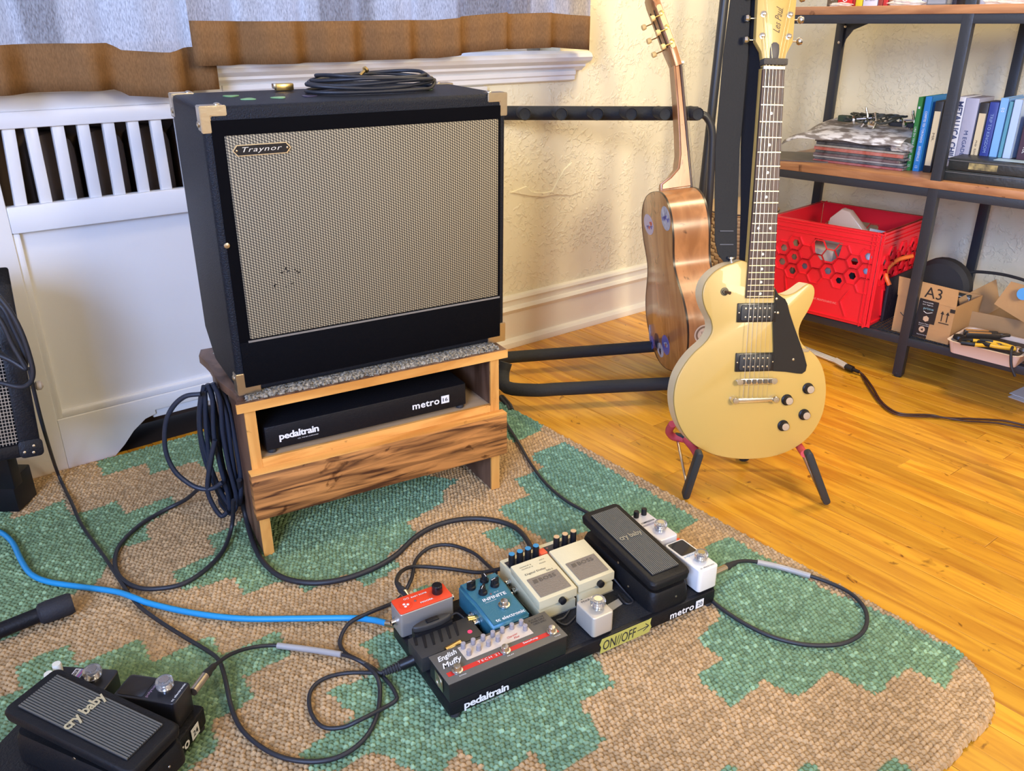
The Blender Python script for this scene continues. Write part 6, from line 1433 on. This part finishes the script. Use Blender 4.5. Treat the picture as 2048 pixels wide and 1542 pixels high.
lathe('side_knob', M('pale_peg', (.6, .5, .38), .5), [(.004, 0), (.004, .010), (.0085, .013), (.0085, .020), (.004, .024)], LA, (.0, .03, .120), (1, 0, .0), 14)
# its stand
LS = empty('amplifier_stand', Vector((-.94, 1.45, 0)), 'black tilted stand holding the small amplifier at the left edge', 'stand')
of_ = Vector((.94, -1.45, 0))
pa = aty(8, 935, 1.43); pb2 = aty(18, 962, 1.47)
box('upright', blk, pa + of_ + Vector((-.05, .0, -.05)), pa + of_ + Vector((.010, .03, .06)), LS, .003)
box('foot', blk, Vector((pb2.x + .94 - .09, pb2.y - 1.45 - .02, .0145)), pb2 + of_ + Vector((.018, .05, .012)), LS, .003)
# cable hanging on it: loops
CHF = Matrix.Translation(aty(20, 680, 1.33))
HC = empty('hanging_cable', CHF, 'black cable hung in loops over the small amplifier at the left edge', 'cable'); I = CHF.inverted(); dd = lambda u, v, y=1.33: I @ aty(u, v, y)
loops = [[(-30, 575), (0, 598), (18, 640), (40, 672), (50, 700), (44, 730), (20, 720), (-20, 690)], [(-30, 590), (5, 615), (28, 660), (48, 705), (50, 733), (30, 728), (-10, 700), (-40, 680)], [(-40, 600), (0, 640), (25, 690), (47, 728), (50, 738), (20, 720), (-20, 705), (-50, 700)], [(-30, 560), (-5, 590), (22, 625), (45, 670), (62, 722), (66, 750), (58, 768), (40, 774), (10, 768), (-30, 758)]]
for i, lp in enumerate(loops): tube('cable_loop', cablem, [dd(u, v, 1.335 - .012*i) for u, v in lp], .0042, HC, 8)
tube('cable_tie', cablem, [dd(-8, 608), dd(10, 612), dd(22, 614)], .006, HC, 8)
# ================================================================ cables (floor placed)
RZ = .0155
def cable(name, label, pts, r, mat=None, n=8, cat='cable'):
    P = []
    for p in pts:
        if len(p) == 2: P.append(at(p[0], p[1], RZ + r))
        elif len(p) == 3: P.append(at(p[0], p[1], p[2]))
        else: P.append(aty(p[0], p[1], p[3]))
    o = empty(name, Vector((P[len(P)//2].x, P[len(P)//2].y, 0)), label, cat); off = -o.location
    tube('cable', mat or cablem, [p + off for p in P], r, o, n, k=5); return o, off
c1, of1 = cable('instrument_cable', 'long black cable falling from the left amplifier and looping across the rug', [(58, 735, 0, 1.33), (70, 790, 0, 1.335), (88, 860, 0, 1.38), (115, 945, .035), (143, 1005, .022), (164, 1051), (211, 1117), (242, 1164), (273, 1207), (312, 1238), (367, 1273), (414, 1301), (437, 1320, .030), (449, 1352, .030), (465, 1422), (492, 1469), (547, 1508), (609, 1523), (672, 1516), (723, 1484), (752, 1437), (760, 1383), (752, 1350, .026), (723, 1324, .022), (690, 1306), (680, 1281), (699, 1246, .028), (742, 1224, .030), (795, 1200), (822, 1160, .026), (832, 1120), (860, 1095), (900, 1090), (945, 1105), (975, 1130), (992, 1146, .035)], .0034)
c2, of2 = cable('patch_lead', 'black lead with silver plug and grey sleeve from bottom left board to power supply', [(412, 1350, .075), (428, 1332, .06), (461, 1309, .045), (504, 1295, .028), (555, 1291), (620, 1299), (683, 1309, .024), (715, 1320, .028), (747, 1337), (778, 1366), (793, 1392), (790, 1402), (773, 1413), (722, 1439, .026), (684, 1455), (644, 1453), (621, 1422), (621, 1383), (647, 1358), (695, 1346), (766, 1346, .026)], .0031)
slv = M('grey_heat_shrink', (.36, .34, .32), .35)
tube('grey_sleeve', slv, [at(u, v, z) + of2 for u, v, z in ((555, 1291, .020), (620, 1299, .020), (683, 1309, .025))], .0050, c2, 10, k=4)
tube('silver_plug', nickel, [at(u, v, z) + of2 for u, v, z in ((386, 1384, .078), (410, 1352, .076))], .0062, c2, 12, k=2)
tube('plug_boot', rub, [at(u, v, z) + of2 for u, v, z in ((409, 1353, .076), (420, 1340, .068), (430, 1330, .058))], [.0062]*3 + [.0048]*3 + [.0034], c2, 10, k=3)
bm = bmesh.new(); a = at(766, 1346, .026) + of2; b = at(803, 1330, .034) + of2
for k in range(7): p = a + (b - a)*(k/7); q = a + (b - a)*((k + .55)/7); acyl(bm, p, q, .0055 + .0004*k, None, 10)
acyl(bm, a, b, .004, .006, 10); bmdone(bm, 'strain_relief', rub, c2)
tube('dark_plug', blk, [b, at(822, 1322, .040) + of2, at(842, 1312, .046) + of2], .0085, c2, 8, k=1)
c3, of3 = cable('blue_cable', 'bright blue cable running across the rug to the red-faced pedal', [(-30, 1058), (0, 1064), (25, 1085), (42, 1120), (62, 1148), (95, 1163), (150, 1172), (230, 1183), (270, 1196, .026), (300, 1207, .022), (380, 1225), (480, 1237), (600, 1237), (700, 1236), (745, 1240, .028), (775, 1247, .040)], .0052, M('bright_blue_rubber', (.015, .28, .58), .42))
tube('plug', nickel, [at(772, 1247, .040) + of3, at(794, 1250, .044) + of3], .0052, c3, 10, k=1)
c4, of4 = cable('instrument_cable', 'black cable leaving the hanging coil and curving on the rug left of the stool', [(400, 975, .10), (370, 1000, .04), (330, 1020), (280, 1050), (240, 1090), (230, 1125), (241, 1155), (275, 1175), (320, 1177), (370, 1166), (415, 1136), (447, 1100), (462, 1060, .03), (466, 1030, .06), (467, 1000, .10)], .0042)
c5, of5 = cable('speaker_cable', 'thick black cable from behind the stool curving to the cream pedals', [(478, 960, .13), (484, 1000, .07), (493, 1040, .03), (508, 1090), (530, 1128), (565, 1155), (620, 1166), (680, 1160), (740, 1140), (790, 1112), (830, 1075), (875, 1050), (930, 1038), (985, 1040), (1030, 1055), (1057, 1085, .026), (1062, 1110, .03), (1054, 1130, .04)], .0050)
c6, of6 = cable('patch_lead', 'black lead with silver plug rising behind the red-faced pedal', [(815, 1195, .085), (800, 1178, .085), (793, 1162, .075), (803, 1143, .045), (830, 1133, .024), (894, 1137), (957, 1145, .022), (1000, 1138, .04)], .0036)
tube('silver_plug', nickel, [at(826, 1214, .072) + of6, at(808, 1184, .083) + of6], .0066, c6, 12, k=2)
tube('plug_boot', rub, [at(808, 1184, .083) + of6, at(800, 1176, .084) + of6, at(795, 1167, .080) + of6], [.0064]*3 + [.005]*3 + [.0038], c6, 10, k=3)
c7, of7 = cable('instrument_cable', 'black cable from behind the stool across green rug patch to wah pedal', [(1002, 820, .01), (1012, 845), (1037, 885), (1060, 925), (1090, 965), (1130, 1000), (1180, 1028), (1215, 1048, .025), (1240, 1064, .035)], .0034)
c8, of8 = cable('instrument_cable', 'black cable with grey sleeve looping on the rug right of pedal board', [(1452, 1135, .050), (1470, 1125, .045), (1490, 1122, .035), (1514, 1124, .026), (1560, 1134), (1621, 1152), (1665, 1168), (1703, 1188), (1728, 1215), (1734, 1243), (1722, 1268), (1690, 1286), (1650, 1291), (1600, 1288), (1540, 1272), (1485, 1245), (1440, 1215), (1420, 1198)], .0036)
tube('grey_sleeve', slv, [at(u, v, z) + of8 for u, v, z in ((1514, 1124, .026), (1560, 1134, .020), (1621, 1152, .020))], .0054, c8, 10, k=4)
tube('silver_plug', nickel, [at(1420, 1150, .058) + of8, at(1450, 1136, .052) + of8], .0065, c8, 12, k=2)
tube('plug_boot', rub, [at(1450, 1136, .052) + of8, at(1461, 1130, .048) + of8, at(1472, 1125, .044) + of8], [.0064]*3 + [.005]*3 + [.0038], c8, 10, k=3)
# coil hung on the stool peg
SC_F = Matrix.Translation(SF @ Vector((-.012, .085, .29))); CO = empty('hanging_cable', SC_F, 'thick blue-black cable hanging in long loops from the stool peg', 'cable'); I = SC_F.inverted()
rn = random.Random(2)
LPS = [[(402, 790), (398, 840), (405, 900), (425, 960), (450, 1010), (468, 1020), (455, 960), (425, 880), (408, 800), (413, 772)],
 [(408, 772), (400, 820), (402, 870), (420, 930), (445, 990), (470, 1015), (470, 960), (445, 880), (425, 800), (415, 768)],
 [(415, 768), (425, 800), (428, 870), (440, 930), (455, 985), (462, 1025), (475, 1000), (465, 920), (450, 850), (435, 785), (425, 766)],
 [(425, 766), (440, 800), (445, 860), (455, 920), (470, 980), (478, 1010), (482, 960), (470, 880), (455, 810), (440, 775)],
 [(420, 768), (432, 830), (440, 900), (450, 960), (440, 1000), (452, 1020), (462, 1028)],
 [(410, 780), (412, 850), (418, 920), (415, 985), (420, 940), (430, 860), (425, 790)],
 [(430, 772), (452, 830), (462, 900), (470, 960), (473, 1000), (480, 940), (470, 860), (450, 790)]]
for i, lp in enumerate(LPS): tube('cable_loop', M('blue_black_rubber', (.018, .024, .040), .45), [I @ aty(u, v, 1.40 - .008*(i % 4) + .025*(k/len(lp))) for k, (u, v) in enumerate(lp)], .0046, CO, 8, k=4)
tube('cable_loop', MATS['blue_black_rubber'], [I @ aty(u, v, 1.37) for u, v in ((402, 788), (370, 793), (345, 815), (331, 850), (331, 900), (348, 940), (375, 965), (400, 977), (425, 977), (445, 965))], .0046, CO, 8)
tube('cable_end', MATS['blue_black_rubber'], [I @ aty(u, v, 1.37) for u, v in ((430, 880), (420, 930), (416, 985), (440, 1030), (456, 1024))], .0046, CO, 8)
# mains extension on the wood floor
c9, of9 = cable('extension_cord', 'white and grey extension lead with black plug and dark brown cord on the wood floor', [(1715, 741, .012), (1728, 752, .006), (1745, 775, .005), (1760, 800, .005), (1780, 818, .005), (1806, 828, .005), (1860, 830, .005), (1893, 836, .005), (1950, 838, .005), (2010, 842, .005), (2060, 853, .005)], .0030, M('brown_cord', (.045, .015, .010), .45))
tube('second_strand', MATS['brown_cord'], [at(u, v, .005) + of9 for u, v in ((1722, 748), (1738, 776), (1760, 806), (1790, 828), (1830, 833), (1870, 834), (1893, 836), (1930, 842), (1990, 846), (2060, 858))], .0026, c9, 8, k=4)
wc = M('white_cord', (.62, .58, .52), .4)
for k in (0, 1, 2): tube('white_lead', wc, [at(u, v + k*3.2, .006) + of9 for u, v in ((1560, 672), (1600, 690), (1640, 706), (1676, 720))], .0033, c9, 8, k=3)
tube('socket_end', M('grey_socket', (.50, .47, .42), .4), [at(1672, 722, .014) + of9, at(1692, 733, .014) + of9], .011, c9, 4, k=1)
tube('black_plug', blk, [at(1692, 733, .013) + of9, at(1706, 739, .012) + of9], .0095, c9, 6, k=1); tube('plug_neck', blk, [at(1704, 738, .012) + of9, at(1718, 744, .010) + of9], .0055, c9, 8, k=1)
# microphone at left
mp0 = at(-60, 1285, .030); mp1 = at(82, 1228, .036); mp2 = at(146, 1205, .038)
MC = empty('microphone', Vector((mp1.x, mp1.y, 0)), 'black tube-shaped boom end lying on the rug at the left edge', 'boom arm'); of_ = -MC.location
cyl('shaft', blk2, mp0 + of_, mp1 + of_, .0125, .0125, MC, 20)
d_ = (mp2 - mp1).normalized(); lathe('ribbed_grip', M('grip_rubber', (.014, .014, .018), .7, bump=.25, bscale=300), [(.0135, -.004), (.0175, 0), (.0185, .012), (.0185, (mp2 - mp1).length - .006), (.016, (mp2 - mp1).length), (.004, (mp2 - mp1).length)], MC, mp1 + of_, d_, 24)
# sheets of paper on the floor at the right edge and a furniture leg
for k, (dx, a_, lab) in enumerate(((0, .1, 'lower sheet of white paper on the floor at the right edge'), (.006, .22, 'upper sheet of white paper on the floor at the right edge'))):
    o = box('paper_sheet', M('white_paper', (.70, .70, .72), .6), (0, 0, 0), (.21, .297, .0012)); p = at(2016, 790 + 4*(1 - k), 0); o.matrix_world = frame(Vector((p.x + dx, p.y + dx, .0004 + .0016*k)), R(-62) + a_*.5); tag(o, lab, 'paper')
p = at(2058, 1006, 0); LG = empty('chair', Vector((p.x + .02, p.y + .01, 0)), 'dark chair whose slim leg just enters the right edge', 'chair')
for (x, y) in ((-.018, -.01), (.36, 0), (-.0, -.36), (.36, -.36)): cyl('leg', M('dark_chair_wood', (.03, .015, .012), .4), (x, y, 0), (x, y, .42), .009, .013, LG, 12)
box('seat', MATS['dark_chair_wood'], (.0, -.38, .42), (.38, .02, .45), LG, .008); box('backrest', MATS['dark_chair_wood'], (.365, -.37, .45), (.385, .01, .85), LG, .008)
print('OBJECTS', len(bpy.data.objects))
